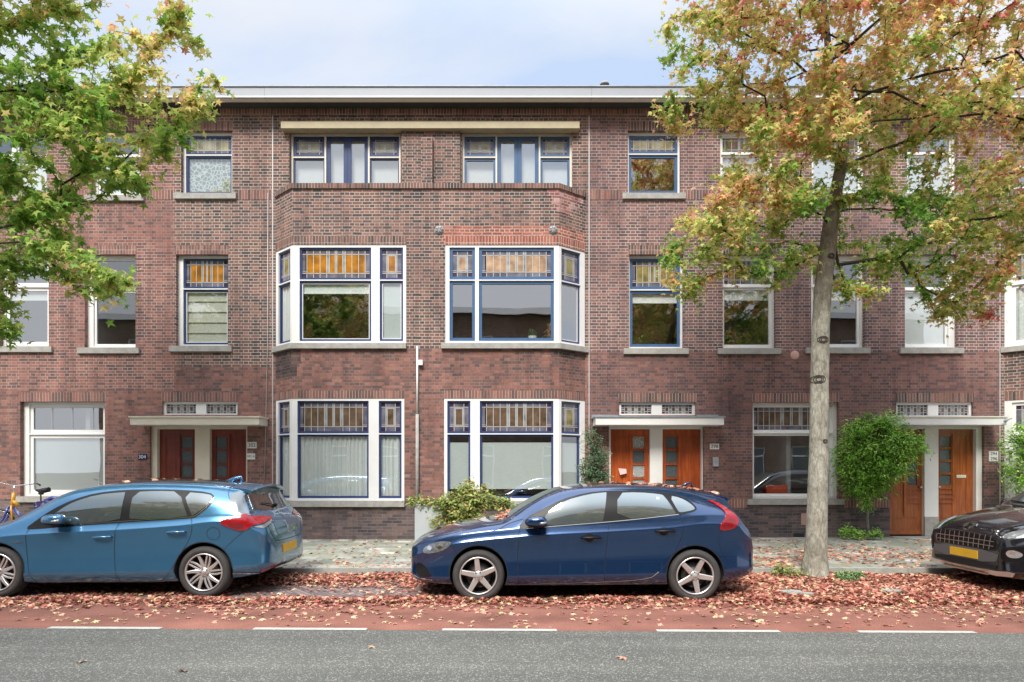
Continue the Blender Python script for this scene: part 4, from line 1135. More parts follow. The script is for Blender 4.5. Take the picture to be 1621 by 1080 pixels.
def bark_mat(name, c1, c2, c3):
    m, n, l, b = nt(name)
    tc = n.new('ShaderNodeTexCoord'); mp = n.new('ShaderNodeMapping'); mp.inputs['Scale'].default_value = (1,1,.35); l.new(tc.outputs['Object'], mp.inputs[0])
    no = N(n, 'ShaderNodeTexNoise', i_Scale=26, i_Detail=8, i_Roughness=.75, i_Distortion=.8); l.new(mp.outputs[0], no.inputs['Vector'])
    r = ramp(n, [(.28,c1),(.5,c2),(.72,c3)]); l.new(no.outputs['Fac'], r.inputs[0])
    n2 = N(n, 'ShaderNodeTexNoise', i_Scale=3.2, i_Detail=6, i_Roughness=.7); l.new(tc.outputs['Object'], n2.inputs['Vector'])
    r2 = ramp(n, [(.35,(.62,.60,.55)),(.65,(1.2,1.2,1.17))]); l.new(n2.outputs['Fac'], r2.inputs[0])
    sz = n.new('ShaderNodeSeparateXYZ'); l.new(tc.outputs['Object'], sz.inputs[0])
    hr = N(n, 'ShaderNodeMapRange'); hr.inputs['From Min'].default_value = 3.7; hr.inputs['From Max'].default_value = 5.0; l.new(sz.outputs[2], hr.inputs['Value'])
    bc = mixrgb(n, l, 1, r.outputs[0], r2.outputs[0], 'MULTIPLY')
    # old brown bark above, smooth grey bark with lichen patches below
    dk = mixrgb(n, l, 1, bc, (.36,.29,.22), 'MULTIPLY')
    vo = N(n, 'ShaderNodeTexVoronoi', i_Scale=9); vo.feature = 'DISTANCE_TO_EDGE'; l.new(mp.outputs[0], vo.inputs['Vector'])
    vr = ramp(n, [(.0,(.55,.53,.5)),(.06,(1,1,1))]); l.new(vo.outputs['Distance'], vr.inputs[0])
    bc = mixrgb(n, l, .55, bc, mixrgb(n, l, 1, bc, vr.outputs[0], 'MULTIPLY'))
    l.new(mixrgb(n, l, mathn(n, l, 'MULTIPLY', hr.outputs[0], .9), bc, dk), b.inputs['Base Color']); b.inputs['Roughness'].default_value = .9
    bp = N(n, 'ShaderNodeBump', i_Strength=.9, i_Distance=.02); l.new(no.outputs['Fac'], bp.inputs['Height']); l.new(bp.outputs[0], b.inputs['Normal'])
    return m
M['bark'] = bark_mat('grey_bark', (.15,.145,.12), (.36,.35,.30), (.56,.54,.48))
M['bark_dark'] = bark_mat('dark_bark', (.03,.026,.02), (.085,.075,.058), (.17,.15,.115))

def chaikin3(P):
    for _ in range(2):
        Q = [P[0]]
        for a, b in zip(P[:-1], P[1:]):
            Q.append(tuple(a[k]*.75+b[k]*.25 for k in range(3))); Q.append(tuple(a[k]*.25+b[k]*.75 for k in range(3)))
        P = Q+[P[-1]]
    return P

def crown_skeleton(trunk, limbs, targets):
    """trunk: list of (point, radius); limbs: list of point lists starting near the trunk. returns segments"""
    nodes = []; par = []; fixed = []
    for p, r in trunk:
        nodes.append(Vector(p)); par.append(len(nodes)-2); fixed.append(r)
    for lb in limbs:
        lb = chaikin3([tuple(p) for p in lb])
        st = min(range(len(trunk)), key=lambda i: (nodes[i]-Vector(lb[0])).length)
        prev = st
        for p in lb:
            p = Vector(p)
            q0 = nodes[prev]; k = max(1, int((p-q0).length/.3))
            for j in range(1, k+1):
                q = q0.lerp(p, j/k) + Vector((random.uniform(-.02,.02), random.uniform(-.02,.02), random.uniform(-.02,.02)))
                nodes.append(q); par.append(prev); fixed.append(None); prev = len(nodes)-1
    base_n = len(trunk)
    c0 = Vector(trunk[len(trunk)//2][0])
    axis = [Vector(p) for p, _ in trunk]
    def dax(t): return min((t-a).length for a in axis)
    targets = sorted(targets, key=dax)
    tips = []
    low = trunk[0][0][2]
    for t in targets:
        best, bd = None, 1e9
        tr = dax(t)
        arr = nodes
        for i, q in enumerate(arr):
            if i < base_n and i < base_n*.45: continue
            v = t - q; d = v.length
            # branches like to run outward and upward
            pen = 0 if v.z > -.15*d else .25*d
            if par[i] >= 0:
                w_ = q - nodes[par[i]]
                pen += (.35 if i < base_n else .9)*min(d, 1.2)*max(0, .35 - v.dot(w_)/(d*w_.length+1e-9))
            if d + pen < bd and d > .02: bd, best = d+pen, i
        q0 = nodes[best]; k = max(1, int((t-q0).length/.28)); prev = best
        bow = Vector((random.uniform(-1,1), random.uniform(-1,1), random.uniform(-.2,1)))*.08*(t-q0).length
        for j in range(1, k+1):
            s = j/k; q = q0.lerp(t, s) + bow*math.sin(PI*s)
            nodes.append(q); par.append(prev); fixed.append(None); prev = len(nodes)-1
        tips.append(prev)
    ch = [[] for _ in nodes]
    for i, p in enumerate(par):
        if p >= 0: ch[p].append(i)
    rad = [0]*len(nodes)
    for i in range(len(nodes)-1, -1, -1):
        if ch[i]: rad[i] = min(.16, sum(rad[c]**2.35 for c in ch[i])**(1/2.35))
        else: rad[i] = .0052
    for i, r in enumerate(fixed):
        if r: rad[i] = r
    return nodes, par, rad, ch, tips

def branch_mesh(nodes, par, rad, ch, base_n, seg=5, minr=.004):
    mb = MB(); seen = set(); roots = []
    for i in range(len(nodes)):
        for c in ch[i]:
            if c < base_n: continue
            main = max((x for x in ch[i]), key=lambda x: rad[x]) if i >= base_n else None
            if i < base_n or c != main: roots.append((i, c))
    for (p, c) in roots:
        pts = [nodes[p]]; rr = [min(rad[p], rad[c]*1.15)]; cur = c
        while True:
            pts.append(nodes[cur]); rr.append(max(minr, rad[cur]))
            nx = [x for x in ch[cur] if x >= base_n]
            if not nx: break
            cur = max(nx, key=lambda x: rad[x])
        mb.tube(pts, rr, 8 if rr[0] > .03 else seg, cap=False)
    return mb

def tree(name, label, base, trunk, limbs, poly, yc, half, ntargets, nleaf, lsize, tonef, lmat, bmat, brmat, group, mind=.2, dens=None, zfar=None, droop=.6, seed=1):
    rs = random.Random(seed); st = random.getstate(); random.seed(seed); np.random.seed(seed)
    e = empty(name, base, label, 'tree', group)
    tg = []; tries = 0
    xs = [p[0] for p in poly]; zs = [p[1] for p in poly]
    while len(tg) < ntargets and tries < ntargets*60:
        tries += 1
        x = random.uniform(min(xs), max(xs)); z = random.uniform(min(zs), max(zs))
        if not in_poly(x, z, poly): continue
        ed = edge_dist(x, z, poly)
        h = half*min(1, (ed/1.5)**.6)
        y = yc + random.uniform(-1, 1)*h
        if dens and random.random() > dens(x, y, z): continue
        p = Vector((x, y, z))
        if any((p-q).length < mind for q in tg[-250:]): continue
        tg.append(p)
    nodes, par, rad, ch, tips = crown_skeleton(trunk, limbs, tg)
    # trunk
    mb = MB(); off = Vector(base)
    pts = [Vector(p) for p, _ in trunk]; rr = [r for _, r in trunk]
    # smooth resample with bark lumps
    P2, R2 = [], []
    for i in range(len(pts)-1):
        k = max(2, int((pts[i+1]-pts[i]).length/.07))
        for j in range(k):
            t = j/k
            P2.append(pts[i].lerp(pts[i+1], t)); R2.append(rr[i]+(rr[i+1]-rr[i])*t)
    P2.append(pts[-1]); R2.append(rr[-1])
    seg = 28
    rings = []
    for p, r in zip(P2, R2):
        ring = []
        for k in range(seg):
            a = 2*PI*k/seg
            w = 1 + .035*math.sin(3*a+p.z*1.3) + .02*math.sin(7*a-p.z*4+math.sin(p.z*5)) + .012*random.uniform(-1,1)
            if p.z < .6: w += (.6-p.z)*.28*(1+.5*math.sin(5*a+1))
            ring.append(mb.vert((p.x+r*w*math.cos(a), p.y+r*w*math.sin(a), p.z)))
        rings.append(ring)
    for i in range(len(rings)-1):
        for k in range(seg):
            q = (k+1) % seg
            mb.f.append([rings[i][k], rings[i][q], rings[i+1][q], rings[i+1][k]]); mb.m.append(0); mb.sm.append(True); mb.uv.append([(0,0)]*4)
    tr_o = mb.build('trunk', bmat, e)
    bm_ = branch_mesh(nodes, par, rad, ch, len(trunk))
    bo = bm_.build('branches', brmat, e)
    # leaves hang round the outer twigs
    PP, NN, DD, SS, TT, LL_ = [], [], [], [], [], []
    src = []
    for i in range(len(trunk), len(nodes)):
        if rad[i] < .012: src.append(i)
    wts = np.array([1.0 if ch[i] else 2.0 for i in src]); wts /= wts.sum()
    pick = np.random.choice(len(src), nleaf, p=wts)
    c0 = Vector((sum(t.x for t in tg)/len(tg), yc, sum(t.z for t in tg)/len(tg)))
    clump = {}
    for k in pick:
        i = src[k]; q = nodes[i]
        pr = nodes[par[i]]
        t = random.random(); b = q.lerp(pr, t)
        o = Vector((random.gauss(0,1), random.gauss(0,1), random.gauss(0,.8)-.25)); o = o.normalized()*abs(random.gauss(.0,.13)+.02)
        p = b + o
        PP.append(p)
        nn = Vector((random.gauss(0,.7), random.gauss(-.25,.8), .75)) ; NN.append(nn)
        out = (p-c0); out.z *= .3
        DD.append(out.normalized()*.7 + Vector((random.gauss(0,.7), random.gauss(0,.7), -droop)))
        SS.append(lsize*random.uniform(.6,1.15))
        if i not in clump: clump[i] = random.gauss(0, 1)
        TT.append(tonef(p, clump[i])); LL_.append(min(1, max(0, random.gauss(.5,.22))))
    leaves('crown', PP, NN, DD, SS, TT, LL_, star_template(), lmat, e, off=base)
    random.setstate(st)
    return e

LEAF = [(0,(.13,.31,.055)),(.22,(.25,.45,.08)),(.38,(.42,.53,.12)),(.52,(.62,.62,.20)),(.66,(.82,.62,.24)),(.8,(.82,.50,.25)),(.92,(.78,.38,.28)),(1,(.68,.20,.18))]
M['leaf'] = vcol_mat('sweetgum_leaf', LEAF, trans=.5)

# tree in the pit right of the dark blue car
Yt = TY
def tp(px, py, Y=Yt): return ((px-CX)*Y/F, Y, CH-(py-CY)*Y/F)
trunkR = [(tp(1291,912),0.172),(tp(1292,880),0.153),(tp(1294,800),0.141),(tp(1296,700),0.133),(tp(1297,600),0.126),(tp(1299,520),0.123),(tp(1304,450),0.119),(tp(1310,400),0.116),(tp(1314,360),0.109),(tp(1320,320),0.094),(tp(1330,270),0.084),(tp(1336,220),0.069),(tp(1322,160),0.059),(tp(1312,90),0.049),(tp(1306,20),0.040),(tp(1300,-60),0.032),(tp(1310,-150),0.024),(tp(1315,-240),0.013)]
def L3(pts): return [((px-CX)*Y/F, Y, CH-(py-CY)*Y/F) for px, py, Y in pts]
limbsR = [L3([(1305,345,9.2),(1265,322,8.9),(1225,318,8.6)]), L3([(1320,322,9.3),(1375,302,9.0),(1440,315,8.6),(1490,360,8.2)]),
          L3([(1322,335,9.4),(1375,328,9.8),(1430,335,10.4)]), L3([(1333,265,9.4),(1400,235,9.8),(1500,205,10.2)]), L3([(1332,250,9.2),(1280,215,8.7),(1200,200,8.3)]),
          L3([(1318,150,9.3),(1250,90,9.6),(1170,50,9.9)]), L3([(1313,100,9.3),(1380,40,9),(1460,-20,8.7)]), L3([(1322,170,9.3),(1420,130,9.0),(1560,100,8.8)]),
          L3([(1305,20,9.3),(1240,-60,9.1),(1160,-100,9.0)]), L3([(1330,230,9.2),(1345,190,8.2),(1350,200,7.4)])]
polyR_px = [(1062,8),(1024,92),(1050,138),(1012,205),(1050,205),(1130,182),(1172,185),(1178,245),(1120,290),(1140,300),(1062,350),(1036,383),(1050,410),(1085,470),(1075,490),(1110,445),(1150,425),(1190,440),(1225,462),(1245,440),(1275,405),(1330,430),(1345,470),(1372,508),(1382,448),(1430,430),(1480,450),(1505,490),(1535,520),(1562,500),(1580,445),(1604,400),(1650,370),(1740,310),(1780,180),(1740,0),(1660,-160),(1500,-300),(1330,-360),(1180,-260),(1090,-120)]
polyR = [(tp(x,y)[0], tp(x,y)[2]) for x, y in polyR_px]
cR = Vector(tp(1340,230))
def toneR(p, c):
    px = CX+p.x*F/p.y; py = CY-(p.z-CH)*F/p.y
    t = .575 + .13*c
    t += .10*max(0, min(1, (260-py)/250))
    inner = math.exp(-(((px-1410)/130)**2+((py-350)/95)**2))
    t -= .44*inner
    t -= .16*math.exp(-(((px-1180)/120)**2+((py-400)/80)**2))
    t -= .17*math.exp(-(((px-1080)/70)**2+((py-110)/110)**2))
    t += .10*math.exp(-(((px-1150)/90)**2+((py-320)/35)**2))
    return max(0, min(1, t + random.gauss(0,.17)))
def densR(x, y, z):
    d = math.hypot(x-cR.x, z-(cR.z-.6), y-Yt)
    if z < tp(0,235)[2] and abs(x-tp(1325,0)[0]) < .55 and z > tp(0,420)[2]: return .04 if y < Yt+.2 else .3
    if z < tp(0,255)[2] and abs(x-tp(1420,0)[0]) < .8 and z > tp(0,390)[2]: return .25
    if z > tp(0,205)[2] and x < tp(1120,0)[0]: return .42
    return .6+.4*min(1, d/2.2)
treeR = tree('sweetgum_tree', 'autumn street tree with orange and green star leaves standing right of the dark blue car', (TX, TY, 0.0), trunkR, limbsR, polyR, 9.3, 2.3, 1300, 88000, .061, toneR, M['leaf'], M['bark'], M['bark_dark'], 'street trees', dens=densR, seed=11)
# knots on the trunk
base_ = Vector(treeR.location); tbm = bmesh.new(); tbm.from_mesh([q_ for q_ in treeR.children if q_.name.startswith('trunk')][0].data); tbv = BVHTree.FromBMesh(tbm); tbm.free()
for px, py, s in ((1291,603,.085),(1297,541,.07),(1313,640,.05),(1310,410,.05),(1318,440,.04),(1300,700,.035)):
    t = MB(); c_ = Vector(tp(px,py))
    dx = (c_.x - tp(1294 if py > 560 else (1299 if py > 480 else 1310), py)[0])
    y0 = Yt - math.sqrt(max(.0004, .125**2-dx*dx)) + .004
    for k in range(3):
        ring = []
        for a in [2*PI*i/18 for i in range(19)]:
            o_ = Vector((c_.x+math.cos(a)*s*(1-.3*k)-base_.x, -2, c_.z+math.sin(a)*s*(.62-.17*k)+(.012 if math.sin(a) > 0 else 0)-base_.z))
            h_ = tbv.ray_cast(o_, Vector((0,1,0)))
            ring.append(tuple((h_[0] if h_[0] else Vector((o_.x, 0, o_.z)))+base_+Vector((0,-.001,0))))
        t.tube(ring, [.005+.004*abs(math.sin(i*1.7)) for i in range(19)], 6, cap=False)
    t.build('bark_knot', M['bark_dark'], treeR)

# tree beyond the left edge of the picture, whose branches reach in
Y2 = 8.7
def tq(px, py, Y=Y2): return ((px-CX)*Y/F, Y, CH-(py-CY)*Y/F)
trunkL = [(tq(-150,925),.20),(tq(-150,850),.17),(tq(-148,700),.158),(tq(-150,560),.15),(tq(-146,420),.14),(tq(-150,330),.13),(tq(-152,240),.11),(tq(-150,150),.09),(tq(-146,60),.07),(tq(-150,-40),.05),(tq(-150,-140),.03),(tq(-150,-220),.016)]
def Lq(pts): return [((px-CX)*Y/F, Y, CH-(py-CY)*Y/F) for px, py, Y in pts]
limbsL = [Lq([(-148,240,8.7),(-60,170,8.9),(20,133,9.0),(90,138,9.0),(130,170,8.9),(200,140,8.8)]), Lq([(-148,330,8.7),(-60,290,8.5),(20,280,8.4),(80,330,8.3)]),
          Lq([(-148,400,8.7),(-60,390,8.5),(40,380,8.3),(110,405,8.2),(180,440,8.1)]), Lq([(-146,120,8.7),(-50,50,8.6),(50,30,8.5)]), Lq([(-148,260,8.7),(-20,215,8.5),(100,215,8.4),(170,245,8.4)]),
          Lq([(200,140,8.8),(235,90,8.8),(262,50,8.8),(275,20,8.8)]), Lq([(-150,300,8.7),(-280,250,8.6)]), Lq([(-150,150,8.7),(-270,80,8.9)])]
polyL_px = [(150,-60),(145,10),(158,52),(140,66),(108,62),(92,105),(112,128),(150,112),(165,68),(205,60),(248,42),(272,8),(290,12),(318,26),(300,60),(302,92),(345,100),(362,122),(350,150),(310,172),(285,178),(292,230),(262,258),(235,235),(216,238),(232,270),(226,318),(195,300),(160,292),(148,325),(120,310),(90,322),(96,372),(140,385),(165,415),(200,440),(236,478),(212,512),(150,470),(110,465),(70,430),(30,430),(12,480),(14,560),(-12,560),(-60,450),(-330,470),(-480,300),(-440,60),(-330,-180),(-140,-300),(40,-220)]
polyL = [(tq(x,y)[0], tq(x,y)[2]) for x, y in polyL_px]
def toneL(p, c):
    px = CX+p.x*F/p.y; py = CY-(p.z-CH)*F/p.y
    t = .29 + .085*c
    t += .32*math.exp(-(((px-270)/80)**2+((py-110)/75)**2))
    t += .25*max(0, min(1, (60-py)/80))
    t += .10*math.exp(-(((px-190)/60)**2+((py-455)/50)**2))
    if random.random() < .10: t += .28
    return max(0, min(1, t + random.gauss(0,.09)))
def densL(x, y, z):
    if x > tq(230,0)[0] and z > tq(0,100)[2]: return .5
    return 1
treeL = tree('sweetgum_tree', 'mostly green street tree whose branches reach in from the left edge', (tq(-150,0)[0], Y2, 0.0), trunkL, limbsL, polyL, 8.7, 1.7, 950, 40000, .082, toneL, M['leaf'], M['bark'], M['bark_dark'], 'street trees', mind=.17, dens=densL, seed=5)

# trees across the street, seen in the window glass
for k, (x, y, s) in enumerate(((-9.2,-4.2,1.12),(6.4,-4.3,1.12))):
    srcT = treeR if k != 1 else treeR
    r = srcT.copy(); COL.objects.link(r); r.location = (x, y, 0); r.rotation_euler = (0,0,PI+.5*k); r.scale = (s,s,s)
    r['label'] = ['autumn tree across the street behind the camera at left', 'autumn tree across the street behind the camera at right'][k]
    r['group'] = 'trees across the street'
    for ch_ in list(srcT.children):
        c_ = ch_.copy(); COL.objects.link(c_); c_.parent = r

# ------------------------------------------------------------------ shrubs
def shrub(name, label, cat, base, ellipsoids, nleaf, lsize, templ, mat, stems, tonef=None, up=.3, seed=3, stemmat=None, rad=.008):
    st = random.getstate(); random.seed(seed)
    e = empty(name, base, label, cat)
    P, Nn, D, S, T, L = [], [], [], [], [], []
    vol = [a*b*c for (_, (a,b,c)) in ellipsoids]; tot = sum(vol)
    tw = MB()
    for (c, (a, b, h)), v in zip(ellipsoids, vol):
        cc = Vector(c); nspr = max(6, int(nleaf*v/tot/11))
        for k in range(nspr):
            d = Vector((random.gauss(0,1), random.gauss(0,1), random.gauss(0,1))).normalized()
            r = random.uniform(.45, 1.28) if cat == 'shrub' else random.uniform(.5, 1.08)
            q = cc + Vector((d.x*a*r, d.y*b*r, d.z*h*r))
            s0 = cc + Vector((d.x*a, d.y*b, d.z*h))*.25*r
            tw.tube([s0, s0.lerp(q, .5)+Vector((0,0,.02)), q], [.005,.004,.002], 4, cap=False)
            tn = random.gauss(.5,.18)
            for j in range(11):
                p = q.lerp(s0, random.random()*.35) + Vector((random.gauss(0,1),random.gauss(0,1),random.gauss(0,1)))*lsize*.75
                P.append(p); Nn.append(Vector((random.gauss(0,.6),random.gauss(-.3,.6),1))); D.append(d+Vector((random.gauss(0,.6),random.gauss(0,.6),random.gauss(-.2+up,.4))))
                S.append(lsize*random.uniform(.65,1.2)); T.append(max(0,min(1,(tonef(p) if tonef else 0)+tn+random.gauss(0,.12)))); L.append(min(1,max(0,random.gauss(.5,.25))))
    tw.build('twigs', stemmat or M['bark_dark'], e)
    if stems:
        sm = MB()
        for pts, r in stems: sm.tube(pts, r, 8)
        sm.build('stem', stemmat or M['bark'], e)
    leaves('foliage', P, Nn, D, S, T, L, templ, mat, e, off=base)
    random.setstate(st)
    return e
G1 = [(0,(.10,.26,.03)),(.35,(.26,.55,.07)),(.65,(.44,.70,.13)),(1,(.64,.78,.26))]
G2 = [(0,(.03,.08,.04)),(.4,(.08,.18,.08)),(.75,(.16,.29,.14)),(1,(.27,.38,.22))]
G3 = [(0,(.10,.17,.04)),(.4,(.28,.36,.09)),(.7,(.48,.50,.18)),(.88,(.55,.43,.20)),(1,(.45,.24,.13))]
M['wisteria'] = vcol_mat('wisteria_leaf', G1, trans=.4); M['evergreen'] = vcol_mat('evergreen_leaf', G2, trans=.15); M['hydrangea'] = vcol_mat('yellowing_leaf', G3, trans=.35)
Yw = 13.45
def tw_(px, py, Y=Yw): return ((px-CX)*Y/F, Y, CH-(py-CY)*Y/F)
def EL(px, py, rx, ry, Y, d): return (tw_(px,py,Y), (rx*Y/F*1.08, d, ry*Y/F*1.06))
shrub('climbing_shrub', 'bright green climbing shrub on a thin stem between the large window and the brown doors', 'shrub', (wx(1374,13.6), 13.6, GZ),
      [EL(1385,700,42,38,13.45,.32), EL(1350,728,27,38,13.5,.28), EL(1425,705,36,28,13.3,.30), EL(1400,735,42,30,13.4,.35), EL(1372,772,26,26,13.5,.24), EL(1350,765,20,24,13.5,.22), EL(1372,795,18,14,13.55,.16), EL(1445,712,18,14,13.3,.2), EL(1362,680,30,18,13.5,.25), EL(1405,668,30,14,13.45,.25), EL(1395,752,26,26,13.5,.25), EL(1420,745,16,12,13.3,.15)],
      12000, .078, long_template(), M['wisteria'], [([tw_(1375,853,13.7), tw_(1373,820,13.68), tw_(1377,770,13.6), tw_(1385,720,13.5)], [.028,.026,.022,.012]), ([tw_(1377,760,13.6), tw_(1400,728,13.5), tw_(1425,705,13.4)], [.016,.013,.008]), ([tw_(1377,765,13.6), tw_(1355,740,13.5)], [.014,.008])], up=-.5, seed=21, tonef=lambda p: -.1)
shrub('ground_plant', 'low green ferny plant at the foot of the climbing shrub', 'plant', (wx(1370,13.5), 13.5, GZ),
      [EL(1342,844,12,6,13.4,.15), EL(1362,847,14,6,13.4,.15), EL(1385,846,12,6,13.4,.15), EL(1350,838,8,7,13.5,.1)], 900, .055, oval_template(), M['wisteria'], None, up=.9, seed=22)
shrub('evergreen_bush', 'dense dark green cone shaped bush left of the orange doors', 'bush', (wx(942,12.9), 12.9, GZ),
      [EL(941,752,26,34,12.9,.33), EL(944,722,24,24,12.9,.3), EL(937,700,18,20,12.9,.22), EL(934,685,11,13,12.9,.14), EL(948,770,22,40,12.9,.3), EL(925,745,12,20,12.9,.2), EL(940,805,24,38,12.9,.3)],
      9000, .036, oval_template(), M['evergreen'], [([tw_(942,850,12.9), tw_(941,780,12.9)], [.03,.02])], up=.4, seed=23)
shrub('garden_shrub', 'green leafy shrub at the right edge in front of the white bay', 'shrub', (wx(1612,13.1), 13.1, GZ),
      [EL(1612,700,18,28,13.1,.3), EL(1622,745,30,35,13.1,.35), EL(1598,722,8,8,13.2,.12), EL(1618,680,12,12,13.1,.2), EL(1640,710,30,50,13.1,.35), EL(1596,740,8,6,13.1,.12)],
      3000, .07, oval_template(), M['wisteria'], [([tw_(1606,850,13.2), tw_(1600,790,13.2), tw_(1587,760,13.2), tw_(1578,740,13.2)], [.012,.01,.008,.004]), ([tw_(1616,850,13.2), tw_(1612,760,13.1), tw_(1614,700,13.1)], [.016,.013,.008]), ([tw_(1625,850,13.2), tw_(1634,700,13.1)], [.016,.01])], up=0, seed=24)
# planter with the yellowing shrub
Yp = 12.35
pe = empty('planter_box', (wx(690,Yp), Yp+.2, GZ), 'grey square planter box in front of the bay', 'planter')
t = MB(); x0_, x1_ = wx(656.5,Yp), wx(657,Yp)+.95
zt_ = wz(800,Yp)
t.box(x0_, x1_, Yp, Yp+.03, GZ, zt_); t.box(x0_, x1_, Yp+.42, Yp+.45, GZ, zt_); t.box(x0_, x0_+.03, Yp+.031, Yp+.419, GZ, zt_); t.box(x1_-.03, x1_, Yp+.031, Yp+.419, GZ, zt_)
t.build('box', simple('planter_grey', (.42,.45,.47), .6, var=.06), pe, fixn=True)
t = MB(); t.box(x0_+.031, x1_-.031, Yp+.031, Yp+.419, GZ+.1, zt_-.05); t.build('soil', M['soil'], pe, fixn=True)
shrub('hydrangea_shrub', 'yellowing shrub spilling out of the grey planter box', 'shrub', (wx(720,Yp), Yp+.2, zt_-.05),
      [EL(722,800,34,14,12.4,.35), EL(742,795,32,18,12.35,.35), EL(700,797,26,9,12.4,.25), EL(770,796,28,11,12.5,.3), EL(668,795,20,6,12.4,.15), EL(740,778,16,10,12.5,.2), EL(745,765,7,7,12.5,.12), EL(795,800,18,8,12.5,.2), EL(712,818,22,14,12.3,.25), EL(695,826,12,8,12.25,.12), EL(740,815,25,14,12.3,.3), EL(766,775,12,7,12.5,.12), EL(650,793,8,4,12.4,.1)],
      5200, .062, curl_template(), M['hydrangea'], [([(wx(705,Yp),Yp+.2,zt_-.05), tw_(735,800,12.4), tw_(745,770,12.5)], [.014,.01,.005]), ([(wx(700,Yp),Yp+.2,zt_-.05), tw_(680,797,12.4), tw_(655,793,12.4)], [.012,.008,.004]), ([(wx(715,Yp),Yp+.2,zt_-.05), tw_(770,797,12.4), tw_(805,800,12.5)], [.012,.008,.004])], up=.1, seed=25)
def gp(px, py, z=0):   # point on a level surface
    Y = (CH-z)*F/(py-CY); return (wx(px, Y), Y, z)
p = gp(1345, 918, .02)
shrub('weed_tuft', 'pale green feathery weed at the foot of the tree on the right', 'weed', p, [((p[0],p[1],.07),(.24,.16,.08)), ((p[0]+.16,p[1]+.1,.06),(.16,.1,.06)), ((p[0]-.1,p[1]-.15,.04),(.14,.12,.05))], 1500, .03, oval_template(), vcol_mat('weed_leaf', [(0,(.12,.28,.08)),(1,(.36,.52,.22))]), None, up=.8, seed=26)
p = gp(1238, 912, .02)
shrub('weed_tuft', 'small olive weed among the leaves left of the tree trunk', 'weed', p, [((p[0],p[1],.1),(.2,.14,.09)), ((p[0]+.18,p[1]-.12,.07),(.18,.12,.06))], 420, .045, oval_template(), M['hydrangea'], None, up=.9, seed=27)

# ------------------------------------------------------------------ fallen leaves
FALL = [(0,(.11,.045,.035)),(.2,(.25,.07,.05)),(.42,(.40,.13,.095)),(.6,(.54,.24,.18)),(.78,(.64,.39,.27)),(.92,(.68,.50,.29)),(1,(.62,.54,.27))]
M['fallen'] = vcol_mat('fallen_leaf', FALL, rough=.7, trans=.08, gloss=.2)
from mathutils import noise as mnoise
def litter(name, n, fn, zf_, size=(.024,.056), tone=(.53,.24), seed=9, label=None, cat=None, pile=.05):
    st = random.getstate(); random.seed(seed)
    P, Nn, D, S, T, L = [], [], [], [], [], []
    tries = 0
    while len(P) < n and tries < n*40:
        tries += 1
        q = fn()
        if q is None: continue
        x, y = q[0], q[1]; dd = q[2] if len(q) > 2 else 0
        z = zf_(x, y) + random.random()*pile*dd + .006
        P.append((x,y,z)); Nn.append((random.gauss(0,.22+.2*dd),random.gauss(0,.22+.2*dd),1)); a = random.random()*6.283
        D.append((math.cos(a),math.sin(a),0)); S.append(random.uniform(*size)); T.append(max(0,min(1,random.gauss(*tone)))); L.append(min(1,max(0,random.gauss(.5,.25))))
    o = leaves(name, P, Nn, D, S, T, L, star_template(), M['fallen'])
    if label: o['label'] = label
    if cat: o['category'] = cat
    o['kind'] = 'stuff'
    random.setstate(st); return o
def ndens(x, y, s=1.0, o=0): return mnoise.noise(Vector((x*s+o, y*s*1.3, 3.3)))
def f_strip():
    x = random.uniform(-7.5, 8.6); y = random.uniform(7.15, 9.5)
    # thick along the kerb and around the tree, bare bricks between the two cars
    d = .25 + .75*max(0, min(1, (y-8.6)/.5))
    lane = math.exp(-((y-7.62)/.16)**2)*.8
    d = max(d, lane)
    if x > 2.6: d = max(d, .95 if y > 7.5 else .95*max(0, (y-7.2)/.3)**1.5)
    if y < 7.45: d *= max(.0, (y-7.15)/.3)*.7
    d = d*(.55+.9*(ndens(x,y,1.3)+.35))
    if -3.6 < x < -1.2 and 7.8 < y < 8.5: d *= .12+.4*max(0, ndens(x,y,3,2))
    if random.random() > d: return None
    return (x, y, min(1, d+.2))
litter('fallen_leaves', 46000, f_strip, lambda x, y: .0, label='thick bed of fallen red and orange leaves along the kerb', cat='fallen leaves', seed=31, pile=.06)
def f_lane():
    x = random.uniform(-7, 7.5); y = edge(x)+.1 + abs(random.gauss(0, 1))*.0 + random.random()**.55*1.25
    d = .5+1.2*ndens(x,y,1.6,5)
    if x > 2: d += .25
    if random.random() > d: return None
    return (x, y, 0)
litter('fallen_leaves', 1500, f_lane, lambda x, y: .003, size=(.026,.06), tone=(.74,.17), label='scattered yellowish leaves on the red bicycle lane', cat='fallen leaves', seed=32)
def f_road():
    x = random.uniform(-6, 6.5); y = random.uniform(3.0, 6.4)
    if random.random() > (y-2.5)/4: return None
    return (x, y, 0)
litter('fallen_leaves', 10, f_road, lambda x, y: .003, size=(.05,.09), tone=(.7,.15), label='few single leaves lying on the grey asphalt', cat='fallen leaves', seed=33)
def f_pave():
    x = random.uniform(-8.5, 11.5); y = random.uniform(9.5, YF-.5)
    k = .10 + (.75 if x > 3.6 else .12)*math.exp(-((y-9.9)/(1.6 if x > 3.6 else .7))**2)
    k += .12 if y > 13.1 else 0
    k *= .35+1.4*(ndens(x,y,1.1,9)+.3)
    if random.random() > k: return None
    return (x, y, .1)
litter('fallen_leaves', 4600, f_pave, lambda x, y: GZ, size=(.03,.065), tone=(.62,.2), label='loose leaves scattered over the mossy pavement', cat='fallen leaves', seed=34)
